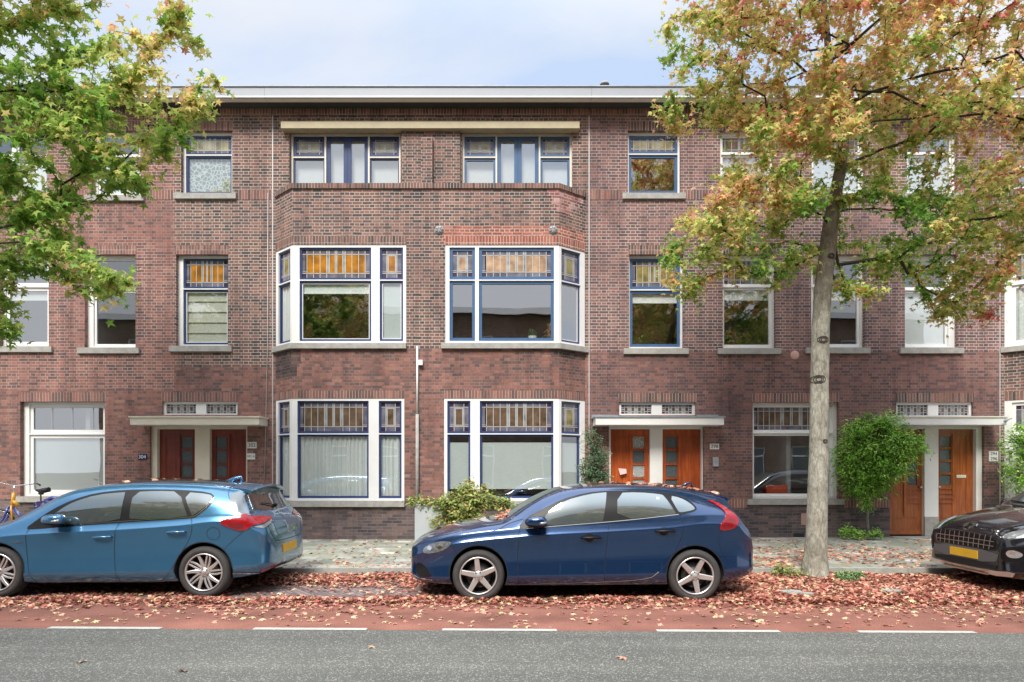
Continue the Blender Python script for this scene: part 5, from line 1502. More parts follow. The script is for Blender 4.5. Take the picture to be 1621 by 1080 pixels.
# flat stones showing through the leaves
for k, (px, py, rx, lb) in enumerate(((1252,941,.15,'flat grey stone among the leaves left of the tree'), (1412,939,.12,'flat pale stone among the leaves right of the tree'), (1278,944,.08,'small grey stone beside the flat one under the tree'))):
    p = gp(px, py, .03); mb = MB()
    ring = []
    for i in range(10):
        a = 2*PI*i/10; rr_ = rx*random.uniform(.8,1.15); ring.append((p[0]+rr_*math.cos(a), p[1]+rr_*.75*math.sin(a)))
    mb.prism([(x, y, 0.01) for x, y in ring], (0,0,.062), 0)
    o = mb.build('flat_stone', M['kerb'], fixn=True); tag(o, lb, 'stone', 'flat stones under the tree')
# ------------------------------------------------------------------ cars
def mono(tab):
    xs = np.array([t[0] for t in tab], float); ys = np.array([t[1] for t in tab], float)
    h = np.diff(xs); d = np.diff(ys)/h; m = np.zeros(len(xs))
    m[1:-1] = np.where(d[:-1]*d[1:] > 0, 2*d[:-1]*d[1:]/(d[:-1]+d[1:]+1e-12), 0); m[0] = d[0]; m[-1] = d[-1]
    def f(x):
        x = min(max(x, xs[0]), xs[-1]); i = min(len(xs)-2, max(0, int(np.searchsorted(xs, x)-1)))
        t = (x-xs[i])/h[i]
        return float((2*t**3-3*t**2+1)*ys[i]+(t**3-2*t**2+t)*h[i]*m[i]+(-2*t**3+3*t**2)*ys[i+1]+(t**3-t**2)*h[i]*m[i+1])
    return f
def chaikin(P, n, closed=False):
    for _ in range(n):
        Q = []
        L = len(P)
        rng = range(L) if closed else range(L-1)
        if not closed: Q.append(P[0])
        for i in rng:
            a, b = P[i], P[(i+1) % L]
            Q.append(tuple(a[k]*.75+b[k]*.25 for k in range(len(a)))); Q.append(tuple(a[k]*.25+b[k]*.75 for k in range(len(a))))
        if not closed: Q.append(P[-1])
        P = Q
    return P

def paint(name, col, flake=.35, rough=.28):
    m, n, l, b = nt(name)
    b.inputs['Base Color'].default_value = (*col, 1); b.inputs['Metallic'].default_value = flake; b.inputs['Roughness'].default_value = rough
    b.inputs['Coat Weight'].default_value = 1; b.inputs['Coat Roughness'].default_value = .015; b.inputs['Coat IOR'].default_value = 1.6
    tc = n.new('ShaderNodeTexCoord')
    no = N(n, 'ShaderNodeTexNoise', i_Scale=3, i_Detail=5); l.new(tc.outputs['Object'], no.inputs['Vector'])
    r = ramp(n, [(.3, tuple(c*.96 for c in col)), (.7, tuple(min(1,c*1.04) for c in col))]); l.new(no.outputs['Fac'], r.inputs[0]); l.new(r.outputs[0], b.inputs['Base Color'])
    pass
    return m
def mirrorglass(name, col, fac):
    m, n, l, b = nt(name); out = n['Material Output']
    b.inputs['Base Color'].default_value = (*col, 1); b.inputs['Roughness'].default_value = .3
    g = n.new('ShaderNodeBsdfGlossy'); g.inputs['Roughness'].default_value = .01; g.inputs['Color'].default_value = (.86,.95,.96,1)
    lw = n.new('ShaderNodeLayerWeight'); lw.inputs[0].default_value = .35
    mx = n.new('ShaderNodeMixShader'); l.new(mathn(n, l, 'ADD', mathn(n, l, 'MULTIPLY', lw.outputs['Facing'], .35), fac, True), mx.inputs[0])
    l.new(b.outputs[0], mx.inputs[1]); l.new(g.outputs[0], mx.inputs[2]); l.new(mx.outputs[0], out.inputs[0]); return m
M['car_glass'] = mirrorglass('car_window_glass', (.03,.045,.045), .17)
M['car_glass_dark'] = mirrorglass('car_dark_glass', (.012,.013,.014), .10)
M['tyre'] = simple('tyre_rubber', (.045,.044,.043), .8, var=.25, vscale=14)
M['alloy'] = simple('alloy_rim', (.66,.64,.62), .32, metal=.75, var=.06)
M['alloy_dark'] = simple('brake_parts', (.10,.10,.10), .5, metal=.6)
M['trim'] = simple('black_trim', (.008,.008,.009), .4, spec=.25)
M['chrome'] = simple('chrome', (.75,.76,.77), .12, metal=1)
M['seam'] = simple('panel_gap', (.006,.006,.008), .8)
M['red_lamp'] = simple('red_lamp', (.30,.006,.012), .12, coat=1, var=.25, vscale=20)
M['red_dark'] = simple('deep_red_lamp', (.20,.004,.008), .12, coat=1)
M['lamp_clear'] = simple('clear_lamp', (.42,.44,.45), .08, metal=.55, coat=1, var=.5, vscale=25)
M['lamp_dark'] = simple('smoked_lamp', (.16,.17,.18), .06, metal=.3, coat=1, var=.8, vscale=28)
M['plate_y'] = simple('yellow_plate', (.68,.42,.02), .45, var=.1, vscale=9)
M['liner'] = simple('wheel_housing', (.008,.008,.008), .9)

class Car:
    def __init__(s, name, label, cat, X, Y, sp, pm, group='cars parked along the kerb'):
        s.sp = sp; s.pm = pm; s.X = X; s.Y = Y
        s.root = empty(name, (X, Y, 0), label, cat, group)
        g = {k: mono(v) for k, v in sp['tab'].items()}
        s.g = g
        x0, x1 = sp['tab']['t'][0][0], sp['tab']['t'][-1][0]
        n = 150
        xs = [x0 + (x1-x0)*(.5-.5*math.cos(PI*i/n))*.55 + (x1-x0)*(i/n)*.45 for i in range(n+1)]
        rings = []; s.xs = xs
        mb = MB()
        for x in xs:
            sec = s.section(x); full = sec + [(-y, z) for y, z in reversed(sec[:-1])]
            full = full[:-1] if abs(full[0][0]) < 1e-6 else full
            rings.append([mb.vert((x, -y, z)) for y, z in full])
        K = len(rings[0])
        for i in range(len(rings)-1):
            for k in range(K):
                q = (k+1) % K
                mb.f.append([rings[i][k], rings[i+1][k], rings[i+1][q], rings[i][q]]); mb.m.append(0); mb.sm.append(True); mb.uv.append([(0,0)]*4)
        mb.f.append(list(rings[0])); mb.m.append(0); mb.sm.append(True); mb.uv.append([(0,0)]*K)
        mb.f.append(list(reversed(rings[-1]))); mb.m.append(0); mb.sm.append(True); mb.uv.append([(0,0)]*K)
        o = mb.build('body', [pm, M['liner']], s.root, world=False, fixn=True)
        bm = bmesh.new(); bm.from_mesh(o.data); s.bvh = BVHTree.FromBMesh(bm); bm.free()
        # wheel arches are cut out of the solid body
        cut = MB()
        cm = bmesh.new()
        for wxx in sp['wheels']:
            for sg in (-1, 1):
                r = sp['arch']; w = sp['w']
                c = MB(); c.lathe([(0,sg*(w-.34)),(r,sg*(w-.34)),(r,sg*(w+.2)),(0,sg*(w+.2))], 'y', (wxx,0,sp['wr']+.012), seg=56, m=0, smooth=False)
                me = bpy.data.meshes.new('cut'); me.from_pydata(c.v, [], c.f); me.materials.append(M['liner']); 
                t = bmesh.new(); t.from_mesh(me); bmesh.ops.remove_doubles(t, verts=t.verts, dist=1e-5); bmesh.ops.recalc_face_normals(t, faces=t.faces); t.to_mesh(me); t.free()
                co_ = bpy.data.objects.new('cutter', me); COL.objects.link(co_); co_.parent = s.root
                md = o.modifiers.new('b', 'BOOLEAN'); md.operation = 'DIFFERENCE'; md.object = co_; md.solver = 'EXACT'
                try: md.material_mode = 'TRANSFER'
                except Exception: pass
        bpy.context.view_layer.update()
        dg = bpy.context.evaluated_depsgraph_get()
        nm = bpy.data.meshes.new_from_object(o.evaluated_get(dg))
        for md in list(o.modifiers):
            c = md.object; o.modifiers.remove(md); bpy.data.objects.remove(c)
        o.data = nm; nm.name = 'body'
        try: nm.set_sharp_from_angle(angle=math.radians(38))
        except Exception: pass
        s.body = o
    def section(s, x):
        g = s.g; hw, t, b, rh, cr = g['w'](x), g['t'](x), g['b'](x), g['rh'](x), g['cr'](x)
        h = t-b; bl = min(g['belt'](x), b+.88*h); sh = min(g['belt'](x)-s.sp.get('shd', .10), b+.74*h)
        rail = max(t-cr, bl+.3*(t-bl)); 
        lo = sh-b
        P = [(0,b),(hw*.6,b),(hw*.90,b+.0*h),(hw*.962,b+.09*lo),(hw*.996,b+.20*lo),(hw*.994,b+.26*lo),(hw*.970,b+.50*lo),(hw*.976,b+.74*lo),(hw*.999,sh-.012*h),(hw*1.0,sh),(hw*.984,sh+.25*(bl-sh)),(hw*.960,bl-.02*h),(hw*.952,bl)]
        y1 = hw*.952; 
        P += [(y1+(rh-y1)*.5+.034, bl+(rail-bl)*.52), (rh, rail), (rh*.82, rail+(t-rail)*.55), (rh*.45, t-(t-rail)*.10), (0, t)]
        return chaikin(P, 2)
    def ray(s, mode, a, b):
        if mode == 'side': o, d = (a, -3, b), (0,1,0)
        elif mode == 'far': o, d = (a, 3, b), (0,-1,0)
        elif mode == 'front': o, d = (-5, a, b), (1,0,0)
        elif mode == 'rear': o, d = (5, a, b), (-1,0,0)
        else: o, d = (a, b, 4), (0,0,-1)
        h = s.bvh.ray_cast(Vector(o), Vector(d))
        if h[0] is None: return None
        n = h[1]
        if n.dot(Vector(d)) > 0: n = -n
        return h[0], n
    def patch(s, name, mode, poly, mat, off=.004, step=.06, parent=None, skirt=.0):
        bm = bmesh.new(); vs = [bm.verts.new((p[0], p[1], 0)) for p in poly]; bm.faces.new(vs)
        lo = [min(p[k] for p in poly) for k in (0,1)]; hi = [max(p[k] for p in poly) for k in (0,1)]
        for k in (0, 1):
            n = max(1, int((hi[k]-lo[k])/step))
            for i in range(1, n):
                co = [0,0,0]; no = [0,0,0]; co[k] = lo[k]+(hi[k]-lo[k])*i/n; no[k] = 1
                bmesh.ops.bisect_plane(bm, geom=bm.verts[:]+bm.edges[:]+bm.faces[:], plane_co=co, plane_no=no, dist=1e-5)
        dead = []
        for v in bm.verts:
            r = s.ray(mode, v.co.x, v.co.y)
            if r is None: dead.append(v); continue
            v.co = r[0] + r[1]*off
        bmesh.ops.delete(bm, geom=dead, context='VERTS')
        bmesh.ops.recalc_face_normals(bm, faces=bm.faces)
        # close the rim down to the body
        edges = [e for e in bm.edges if e.is_boundary]
        r = bmesh.ops.extrude_edge_only(bm, edges=edges)
        ctr = Vector((0,0,.6))
        for v in [g for g in r['geom'] if isinstance(g, bmesh.types.BMVert)]:
            nr = s.bvh.find_nearest(v.co)
            if nr[0] is not None: v.co = nr[0] - (v.co-nr[0]).normalized()*.004 if (v.co-nr[0]).length > 1e-5 else v.co
        me = bpy.data.meshes.new(name); 
        for f in bm.faces: f.smooth = True
        bm.to_mesh(me); bm.free(); me.materials.append(mat)
        try: me.set_sharp_from_angle(angle=math.radians(40))
        except Exception: pass
        o = bpy.data.objects.new(name, me); COL.objects.link(o); o.parent = parent or s.root
        return o
    def ribbon(s, name, mode, pts, w, mat, off=.002, parent=None, closed=False, smooth=2):
        P = chaikin([tuple(p) for p in pts], smooth) if smooth else pts
        Q = []
        for i in range(len(P)-1):
            a, b = Vector(P[i]), Vector(P[i+1]); k = max(1, int((b-a).length/.04))
            for j in range(k): Q.append(a.lerp(b, j/k))
        Q.append(Vector(P[-1])); mb = MB(); prev = None
        for i, q in enumerate(Q):
            d = (Q[min(i+1,len(Q)-1)]-Q[max(i-1,0)]).normalized(); nn = Vector((-d.y, d.x))*w/2
            A, Bp = s.ray(mode, *(q+nn)), s.ray(mode, *(q-nn))
            cur = (A[0]+A[1]*off, Bp[0]+Bp[1]*off) if A and Bp and abs((A[0]-Bp[0]).length) < w*6 else None
            if cur and prev: mb.face([prev[0], cur[0], cur[1], prev[1]], smooth=True)
            prev = cur
        if not mb.f: return None
        return mb.build(name, mat, parent or s.root, world=False)
    def S(s, px, py, z1=.95, y1=.02, z2=1.35, y2=.24):
        """photo pixel of something on the near flank -> local (x, z)"""
        Yn = s.Y - s.sp['w']; Y = Yn+.05
        for _ in range(4):
            z = CH-(py-CY)*Y/F
            t = max(0, min(1, (z-z1)/(z2-z1))); Y = Yn + y1 + (y2-y1)*t
        return ((px-CX)*Y/F - s.X, z)
    def wheels(s, style):
        sp = s.sp; R = sp['wr']; rr = sp['rim']
        protos = {}
        for wi, wxx in enumerate(sp['wheels']):
            for sg in (-1, 1):
                yo = sg*(sp['w']-.025)       # outer face of the tyre
                def X(p): return p
                W = .205
                mb = MB(); c = (wxx, yo, R-.004)
                k = -sg   # towards the car centre
                # barrel, hub and brake
                mb.lathe([(rr-.004,k*.012),(rr-.014,k*.05),(rr-.02,k*.19)], 'y', c, seg=40, m=0)
                mb.lathe([(.155,k*.085),(.155,k*.10),(.06,k*.10),(.06,k*.07),(0,k*.07)], 'y', c, seg=32, m=1)
                mb.lathe([(rr-.012,k*.14),(0,k*.14)], 'y', c, seg=32, m=2)
                w = mb.build('wheel', [M['alloy_dark'], M['alloy_dark'], M['liner']], s.root, world=False)
                ty = MB(); pr = [(rr-.002,k*.016),(rr+.006,k*.006),(rr+.03,-k*.003),(R-.05,-k*.006),(R-.022,k*.004),(R-.006,k*.022),(R,k*.045),(R,k*.16),(R-.02,k*.20),(rr,k*.20)]
                ty.lathe(pr, 'y', c, seg=72)
                for q in range(72):   # tread blocks on the shoulder
                    a = 2*PI*q/72; ca, sa = math.cos(a), math.sin(a); a2 = a+.03
                    p = lambda r_, yy, an: (c[0]+math.cos(an)*r_, c[1]+yy, c[2]+math.sin(an)*r_)
                    ty.face([p(R-.02,k*.0035,a), p(R-.02,k*.0035,a2), p(R+.001,k*.03,a2), p(R+.001,k*.03,a)])
                ty.build('tyre', M['tyre'], w, world=False)
                rim = MB()
                rim.lathe([(rr+.004,k*.010),(rr,k*-.003),(rr-.012,k*-.001),(rr-.016,k*.02)], 'y', c, seg=64)
                def spoke(a, r0, r1, w0, w1, skew=0, dish=.028):
                    # tapered bar with raised ridge
                    def pt(r_, tt, yy):
                        an = a + skew*(r_-r0)/(r1-r0)
                        ca, sa = math.cos(an), math.sin(an)
                        return (c[0]+ca*r_-sa*tt, c[1]+k*yy, c[2]+sa*r_+ca*tt)
                    n_ = 5
                    rows = []
                    for i in range(n_+1):
                        t = i/n_; r_ = r0+(r1-r0)*t; w_ = w0+(w1-w0)*t; y_ = dish*(1-t)**1.5*.5+.012-.004*t
                        rows.append([pt(r_,-w_,y_+.03), pt(r_,-w_,y_+.004), pt(r_,-w_*.72,y_), pt(r_,w_*.72,y_), pt(r_,w_,y_+.004), pt(r_,w_,y_+.03)])
                    for i in range(n_):
                        for j in range(5): rim.face([rows[i][j], rows[i+1][j], rows[i+1][j+1], rows[i][j+1]], smooth=False)
                rot = sp.get('rot', (.35,.1))[wi]
                if style == 'five':
                    for q in range(5): spoke(rot+q*2*PI/5, .035, rr-.008, .036, .027)
                else:
                    for q in range(5):
                        a = rot+q*2*PI/5
                        spoke(a, .04, rr-.008, .026, .016, skew=.16); spoke(a+.42, .05, rr-.008, .013, .012, skew=.32); spoke(a-.42+.1, .05, rr-.008, .012, .011, skew=-.05)
                rim.lathe([(.052,k*.045),(.058,k*.022),(.05,k*.014),(.034,k*.014)], 'y', c, seg=30)
                rim.build('rim', M['alloy'], w, world=False)
                cp = MB(); cp.lathe([(.034,k*.016),(.03,k*.011),(0,k*.009)], 'y', c, seg=24); cp.build('centre_cap', M['grey_plastic'] if style == 'five' else M['alloy'], w, world=False)
                nb = MB()
                for q in range(5):
                    a = rot+.63+q*2*PI/5 if style == 'five' else rot+.2+q*2*PI/5
                    cc = (c[0]+.047*math.cos(a), c[1], c[2]+.047*math.sin(a)); nb.lathe([(.008,k*.02),(.008,k*.010),(0,k*.010)], 'y', cc, seg=8)
                nb.build('wheel_bolts', M['alloy_dark'], w, world=False)
            # dark arch edge lip
        return
    def arch_lips(s, mat, w=.02, rad=None):
        for wxx in s.sp['wheels']:
            r = (rad or s.sp['arch']) + w/2
            pts = [(wxx+r*math.cos(a), s.sp['wr']+.012+r*math.sin(a)) for a in [PI*(-.02+1.04*i/40) for i in range(41)]]
            for md in ('side', 'far'): s.ribbon('arch_lip', md, pts, w, mat, .0025, smooth=0)
    def mirror(s, x, z, L=.25, H=.15, side=-1, dark=True):
        hw = s.g['w'](x); c = Vector((x, side*(hw+.085), z))
        mb = MB(); n1, n2 = 14, 20; rows = []
        for i in range(n1+1):
            v = -PI/2+PI*i/n1; row = []
            for j in range(n2):
                u = 2*PI*j/n2
                sx = lambda t, e: math.copysign(abs(t)**e, t)
                px_ = sx(math.cos(v), .7)*sx(math.cos(u), .75); py_ = sx(math.cos(v), .7)*sx(math.sin(u), .75); pz_ = sx(math.sin(v), .8)
                xx = px_*L/2; taper = .75+.3*(px_*.5+.5)
                row.append(mb.vert((c.x+xx, c.y+py_*.095*taper, c.z+pz_*H/2*taper + .0)))
            rows.append(row)
        for i in range(n1):
            for j in range(n2):
                q = (j+1) % n2; f = [rows[i][j], rows[i][q], rows[i+1][q], rows[i+1][j]]
                mb.f.append(f); mb.sm.append(True); mb.m.append(1 if i < n1*.34 and dark else 0); mb.uv.append([(0,0)]*4)
        m_ = mb.build('mirror', [s.pm, M['trim']], s.root, world=False, fixn=True)
        a = MB(); a.tube([(c.x+.02, side*(hw-.06), c.z-H*.42), (c.x+.0, c.y, c.z-H*.40)], [.03,.035], 8); a.build('arm', M['trim'], m_, world=False)
        g = MB(); g.tube([(c.x+L*.15, c.y+side*.088, c.z-.012), (c.x+L*.44, c.y+side*.062, c.z-.005)], [.012,.02], 8); g.build('indicator', M['lamp_clear'], m_, world=False)
        return m_
    def handle(s, x, z, mat, L=.19, side='side'):
        sg = -1 if side == 'side' else 1
        r = s.ray(side, x, z); y = r[0].y
        s.patch('handle_recess', side, [(x-.02+.055*math.cos(a)*1.1, z+.052*math.sin(a)) for a in [2*PI*i/18 for i in range(18)]], s.pm if mat != M['trim'] else M['seam'], .0012, .03)
        mb = MB(); P = [(x-L/2, y-sg*0, z-.003), (x-L/2+.012, y+sg*.03, z), (x, y+sg*.04, z+.003), (x+L/2-.012, y+sg*.03, z+.004), (x+L/2, y, z+.002)]
        mb.tube(P, [.011,.015,.016,.015,.011], 8); mb.build('door_handle', mat, s.root, world=False)

def mirror_poly(p): return [(-a, b) for a, b in p]

# ---- dark blue hatchback in the middle
V = dict(w=.90, wheels=(-1.323,1.323), wr=.318, rim=.228, arch=.352, rot=(.42,-.15), shd=.11, tab=dict(
  t=[(-2.215,.50),(-2.205,.60),(-2.17,.685),(-2.08,.755),(-1.95,.815),(-1.75,.875),(-1.5,.93),(-1.25,.975),(-1.03,1.005),(-.92,1.06),(-.75,1.165),(-.5,1.295),(-.28,1.375),(0,1.42),(.44,1.437),(.9,1.425),(1.33,1.385),(1.6,1.345),(1.80,1.30),(1.84,1.235),(1.90,1.12),(1.98,1.00),(2.06,.90),(2.11,.74),(2.15,.58),(2.165,.44)],
  b=[(-2.215,.27),(-2.1,.22),(-1.8,.19),(-1.0,.175),(1.2,.19),(1.7,.22),(2.0,.27),(2.165,.33)],
  w=[(-2.215,.40),(-2.205,.52),(-2.17,.62),(-2.1,.71),(-1.98,.785),(-1.8,.845),(-1.5,.885),(-1.2,.897),(-.8,.90),(.9,.90),(1.35,.893),(1.6,.872),(1.8,.835),(1.95,.785),(2.06,.72),(2.12,.64),(2.15,.54),(2.165,.40)],
  rh=[(-2.215,.3),(-2.17,.50),(-2.0,.62),(-1.6,.69),(-1.05,.71),(-.8,.66),(-.5,.675),(-.2,.67),(.5,.665),(1.2,.635),(1.6,.57),(1.84,.54),(1.95,.59),(2.08,.58),(2.165,.3)],
  cr=[(-2.215,.05),(-2.0,.045),(-1.1,.035),(-.7,.03),(-.2,.045),(.5,.06),(1.5,.06),(1.84,.05),(2.0,.06),(2.165,.05)],
  belt=[(-2.2,.62),(-1.9,.74),(-1.5,.83),(-1.0,.885),(-.5,.925),(.3,.965),(1.0,1.01),(1.5,1.06),(1.9,1.03),(2.165,.8)]))
pV = paint('navy_car_paint', (.009,.042,.125), .6, .2)
v = Car('hatchback_car', 'dark navy blue five door hatchback with leaves on its roof parked in the middle', 'car', .913, 8.50, V, pV)
def Z(x, y): return v.S(640+x/2.895, 740+y/2.895)
v.wheels('five'); v.arch_lips(M['seam'], .010)
win_all = [Z(515,280),Z(565,228),(Z(625,196)),Z(720,146),Z(830,117),Z(925,107),Z(1060,106),Z(1180,116),Z(1262,130),Z(1312,155),Z(1342,188),Z(1325,203),Z(1255,218),Z(1000,248),Z(700,272),Z(560,284)]
g1 = [Z(640,232),Z(672,192),Z(735,153),Z(840,124),Z(922,115),Z(926,118),Z(912,245),Z(905,251),Z(690,267),Z(650,262)]
g2 = [Z(974,118),Z(1070,115),Z(1170,124),Z(1188,130),Z(1245,212),Z(1236,216),Z(975,243)]
g3 = [Z(1212,130),Z(1262,140),Z(1303,162),Z(1332,188),Z(1318,197),Z(1266,207),Z(1252,203)]
g0 = [Z(528,274),Z(568,238),Z(600,222),Z(630,232),Z(640,262),Z(600,268)]
for md in ('side', 'far'):
    v.patch('window_trim', md, chaikin(win_all,1,True), M['trim'], .003)
    for g in (g1, g2, g3): v.patch('side_window', md, chaikin(g,1,True), M['car_glass'], .007)
v.ribbon('chrome_strip', 'side', [Z(560,282),Z(700,270),Z(1000,246),Z(1255,216)], .008, M['grey_plastic'], .007)
v.patch('windscreen', 'top', chaikin([(-1.04,0),(-1.02,-.35),(-.93,-.60),(-.62,-.565),(-.30,-.50),(-.27,-.3),(-.26,0),(-.27,.3),(-.30,.50),(-.62,.565),(-.93,.60),(-1.02,.35)],1,True), M['car_glass'], .004)
v.patch('rear_window', 'rear', chaikin([(-.5,1.06),(-.46,1.24),(.46,1.24),(.5,1.06)],2,True), M['car_glass_dark'], .004)
for md, sg in (('side',-1),('far',1)):
    v.patch('tail_light', md, chaikin([Z(1386,150),Z(1432,158),Z(1500,200),Z(1541,238),Z(1538,262),Z(1510,285),Z(1450,292),Z(1446,266),Z(1476,228),Z(1470,202),Z(1430,172)],1,True), M['red_lamp'], .012, .04)
    v.patch('tail_light_lens', md, chaikin([Z(1456,262),Z(1486,232),Z(1522,240),Z(1524,262),Z(1500,276),Z(1460,282)],1,True), M['red_dark'], .016, .03)
    v.patch('headlight', md, chaikin([Z(78,384),Z(98,362),Z(150,342),Z(217,341),Z(208,362),Z(165,388),Z(112,399),Z(84,398)],1,True), M['lamp_dark'], .005, .03)
    v.patch('headlight_lens', md, [ (Z(112,374)[0]+.03*math.cos(a), Z(112,374)[1]+.026*math.sin(a)) for a in [2*PI*i/16 for i in range(16)]], M['chrome'], .009, .02)
    v.patch('headlight_lens', md, [ (Z(160,366)[0]+.036*math.cos(a), Z(160,366)[1]+.026*math.sin(a)) for a in [2*PI*i/16 for i in range(16)]], M['chrome'], .009, .02)
    v.patch('sill_trim', md, [Z(492,545),Z(1188,528),Z(1188,560),Z(492,572)], M['trim'], .003)
    v.ribbon('door_seam', md, [Z(552,240),Z(530,272),Z(521,330),Z(519,480),Z(528,540)], .006, M['seam'])
    v.ribbon('door_seam', md, [Z(942,112),Z(938,250),Z(930,330),Z(918,450),Z(917,525)], .006, M['seam'])
    v.ribbon('door_seam', md, [Z(1205,130),Z(1262,215),Z(1280,260),Z(1270,330),Z(1235,400),Z(1180,470),Z(1130,510),Z(1000,523),Z(528,543)], .006, M['seam'])
    v.ribbon('bonnet_seam', md, [Z(545,238),Z(470,262),Z(430,290),Z(300,310),Z(200,334)], .005, M['seam'])
    v.ribbon('bumper_seam', md, [Z(212,345),Z(240,400)], .005, M['seam'])
    v.ribbon('bumper_seam', md, [Z(1452,292),Z(1440,330),Z(1468,410)], .005, M['seam'])
    v.ribbon('lower_strip', md, [Z(525,539),Z(900,527),Z(1120,514),Z(1165,478)], .007, M['grey_plastic'], .003)
    v.ribbon('bumper_strip', md, [Z(36,505),Z(60,516),Z(124,520)], .012, M['chrome'], .006)
    v.patch('fog_recess', md, chaikin([Z(46,440),Z(95,458),Z(128,508),Z(60,508),Z(42,490)],1,True), M['trim'], .003, .03)
v.patch('grille', 'front', chaikin([(-.42,.60),(-.38,.36),(.38,.36),(.42,.60)],1,True), M['trim'], .004)
v.patch('tailgate_panel', 'rear', chaikin([(-.42,.72),(-.46,.9),(.46,.9),(.42,.72)],1,True), M['trim'], .002)
v.patch('rear_bumper_trim', 'rear', [(-.7,.30),(-.7,.42),(.7,.42),(.7,.30)], M['trim'], .003)
v.patch('number_plate', 'rear', [(-.26,.58),(-.26,.69),(.26,.69),(.26,.58)], M['plate_y'], .01)
p = Z(855,322); v.handle(p[0], p[1], M['trim'], .24); p = Z(1195,292); v.handle(p[0], p[1], M['trim'], .24)
p = Z(855,322); v.handle(p[0], p[1], M['trim'], .24, 'far'); p = Z(1195,292); v.handle(p[0], p[1], M['trim'], .24, 'far')
mx = (((830+868)/2-CX)*7.42/F-v.X, CH-(827.5-CY)*7.42/F)
for sg in (-1, 1): v.mirror(mx[0], mx[1], .27, .155, sg)
sp_ = MB()
for sg in (1,):
    rows = []
    for i in range(13):
        y = -.56+1.12*i/12; e_ = .03*(abs(y)/.56)**2
        zt = v.g['t'](1.74)-.05*(abs(y)/.56)**2.2
        rows.append([(1.66,y,zt+.012-.0),(1.86-e_,y,zt-.022),(1.885-e_,y,zt-.036),(1.86-e_,y,zt-.05),(1.70,y,zt-.04)])
    for i in range(12):
        for j in range(4): sp_.face([rows[i][j], rows[i][j+1], rows[i+1][j+1], rows[i+1][j]], smooth=True)
    for rr_ in (rows[0], rows[-1]): sp_.face(rr_)
sp_.build('spoiler', pV, v.root, world=False, fixn=True)
an = MB(); an.tube([(1.38,0,1.37),(1.46,0,1.42),(1.52,0,1.44),(1.54,0,1.36)], [.03,.02,.01,.02], 8); an.build('antenna', pV, v.root, world=False)
st = MB()
p = Z(1158,143); r = v.ray('side', *p); st.box(p[0]-.02, p[0]+.02, r[0].y-.012, r[0].y-.009, p[1]-.022, p[1]+.022); st.build('window_sticker', M['curtain'], v.root, world=False)

# ---- light blue hatchback on the left
A = dict(w=.88, wheels=(-1.30,1.30), wr=.325, rim=.235, arch=.358, rot=(.2,.5), shd=.09, tab=dict(
  t=[(-2.22,.45),(-2.21,.57),(-2.17,.65),(-2.05,.72),(-1.9,.79),(-1.68,.875),(-1.4,.955),(-1.22,1.00),(-1.1,1.06),(-.9,1.175),(-.65,1.305),(-.4,1.39),(0,1.452),(.5,1.478),(1.0,1.468),(1.37,1.445),(1.60,1.42),(1.70,1.39),(1.74,1.32),(1.82,1.20),(1.92,1.07),(2.02,.99),(2.07,.93),(2.10,.80),(2.135,.68),(2.14,.52),(2.11,.42)] ,
  b=[(-2.22,.27),(-2.1,.22),(-1.8,.19),(-1.0,.17),(1.2,.19),(1.7,.23),(2.0,.29),(2.14,.36)],
  w=[(-2.22,.40),(-2.21,.52),(-2.17,.62),(-2.08,.71),(-1.95,.78),(-1.75,.84),(-1.45,.87),(-1.0,.88),(.9,.88),(1.35,.878),(1.6,.866),(1.8,.84),(1.95,.80),(2.04,.75),(2.10,.67),(2.13,.56),(2.14,.42)],
  rh=[(-2.22,.3),(-2.17,.48),(-2.0,.60),(-1.6,.67),(-1.15,.70),(-.8,.665),(-.5,.675),(-.2,.67),(.5,.665),(1.2,.65),(1.6,.61),(1.72,.60),(1.85,.64),(2.0,.67),(2.1,.58),(2.14,.35)],
  cr=[(-2.22,.05),(-2.0,.045),(-1.1,.035),(-.7,.03),(-.2,.05),(.5,.065),(1.5,.06),(1.72,.05),(1.9,.05),(2.14,.06)],
  belt=[(-2.2,.60),(-1.9,.72),(-1.5,.82),(-1.1,.875),(-.5,.91),(.3,.95),(1.0,1.0),(1.5,1.05),(1.8,1.04),(2.14,.8)]))
for k_2 in A['tab']: A['tab'][k_2] = [((x_ if x_ < 1.7 else 1.7+(x_-1.7)*.86), v_) for x_, v_ in A['tab'][k_2]]
A['tab']['t'] = A['tab']['t'][:-1]; A['tab']['t'][-1] = (1.7+.44*.86,.52)
A['tab']['b'][-1] = (1.7+.44*.86,.36)
pA = paint('sky_blue_car_paint', (.05,.18,.33), .6, .24)
a = Car('hatchback_car', 'light metallic blue five door hatchback with a dark glass roof parked at the left', 'car', -5.17, 8.70, A, pA)
def Z(x, y): return a.S(x/3.1755, 740+y/3.1755)
a.wheels('ten'); a.arch_lips(M['seam'], .010)
win_all = [Z(118,312),Z(180,262),Z(262,212),Z(380,160),(Z(500,127)),Z(645,112),Z(800,110),Z(930,113),Z(1060,124),Z(1092,148),Z(1070,190),Z(985,252),Z(960,256),Z(640,275),Z(330,298),Z(180,312)]
g1 = [Z(268,240),Z(318,206),Z(385,172),Z(500,138),Z(642,124),Z(646,128),Z(612,235),Z(598,268),Z(330,290),Z(290,285)]
g2 = [Z(690,124),Z(800,119),Z(918,122),Z(944,235),Z(944,249),Z(650,266),Z(655,235)]
g3 = [Z(938,124),Z(1058,134),Z(1084,150),Z(1060,185),Z(974,244),Z(968,238)]
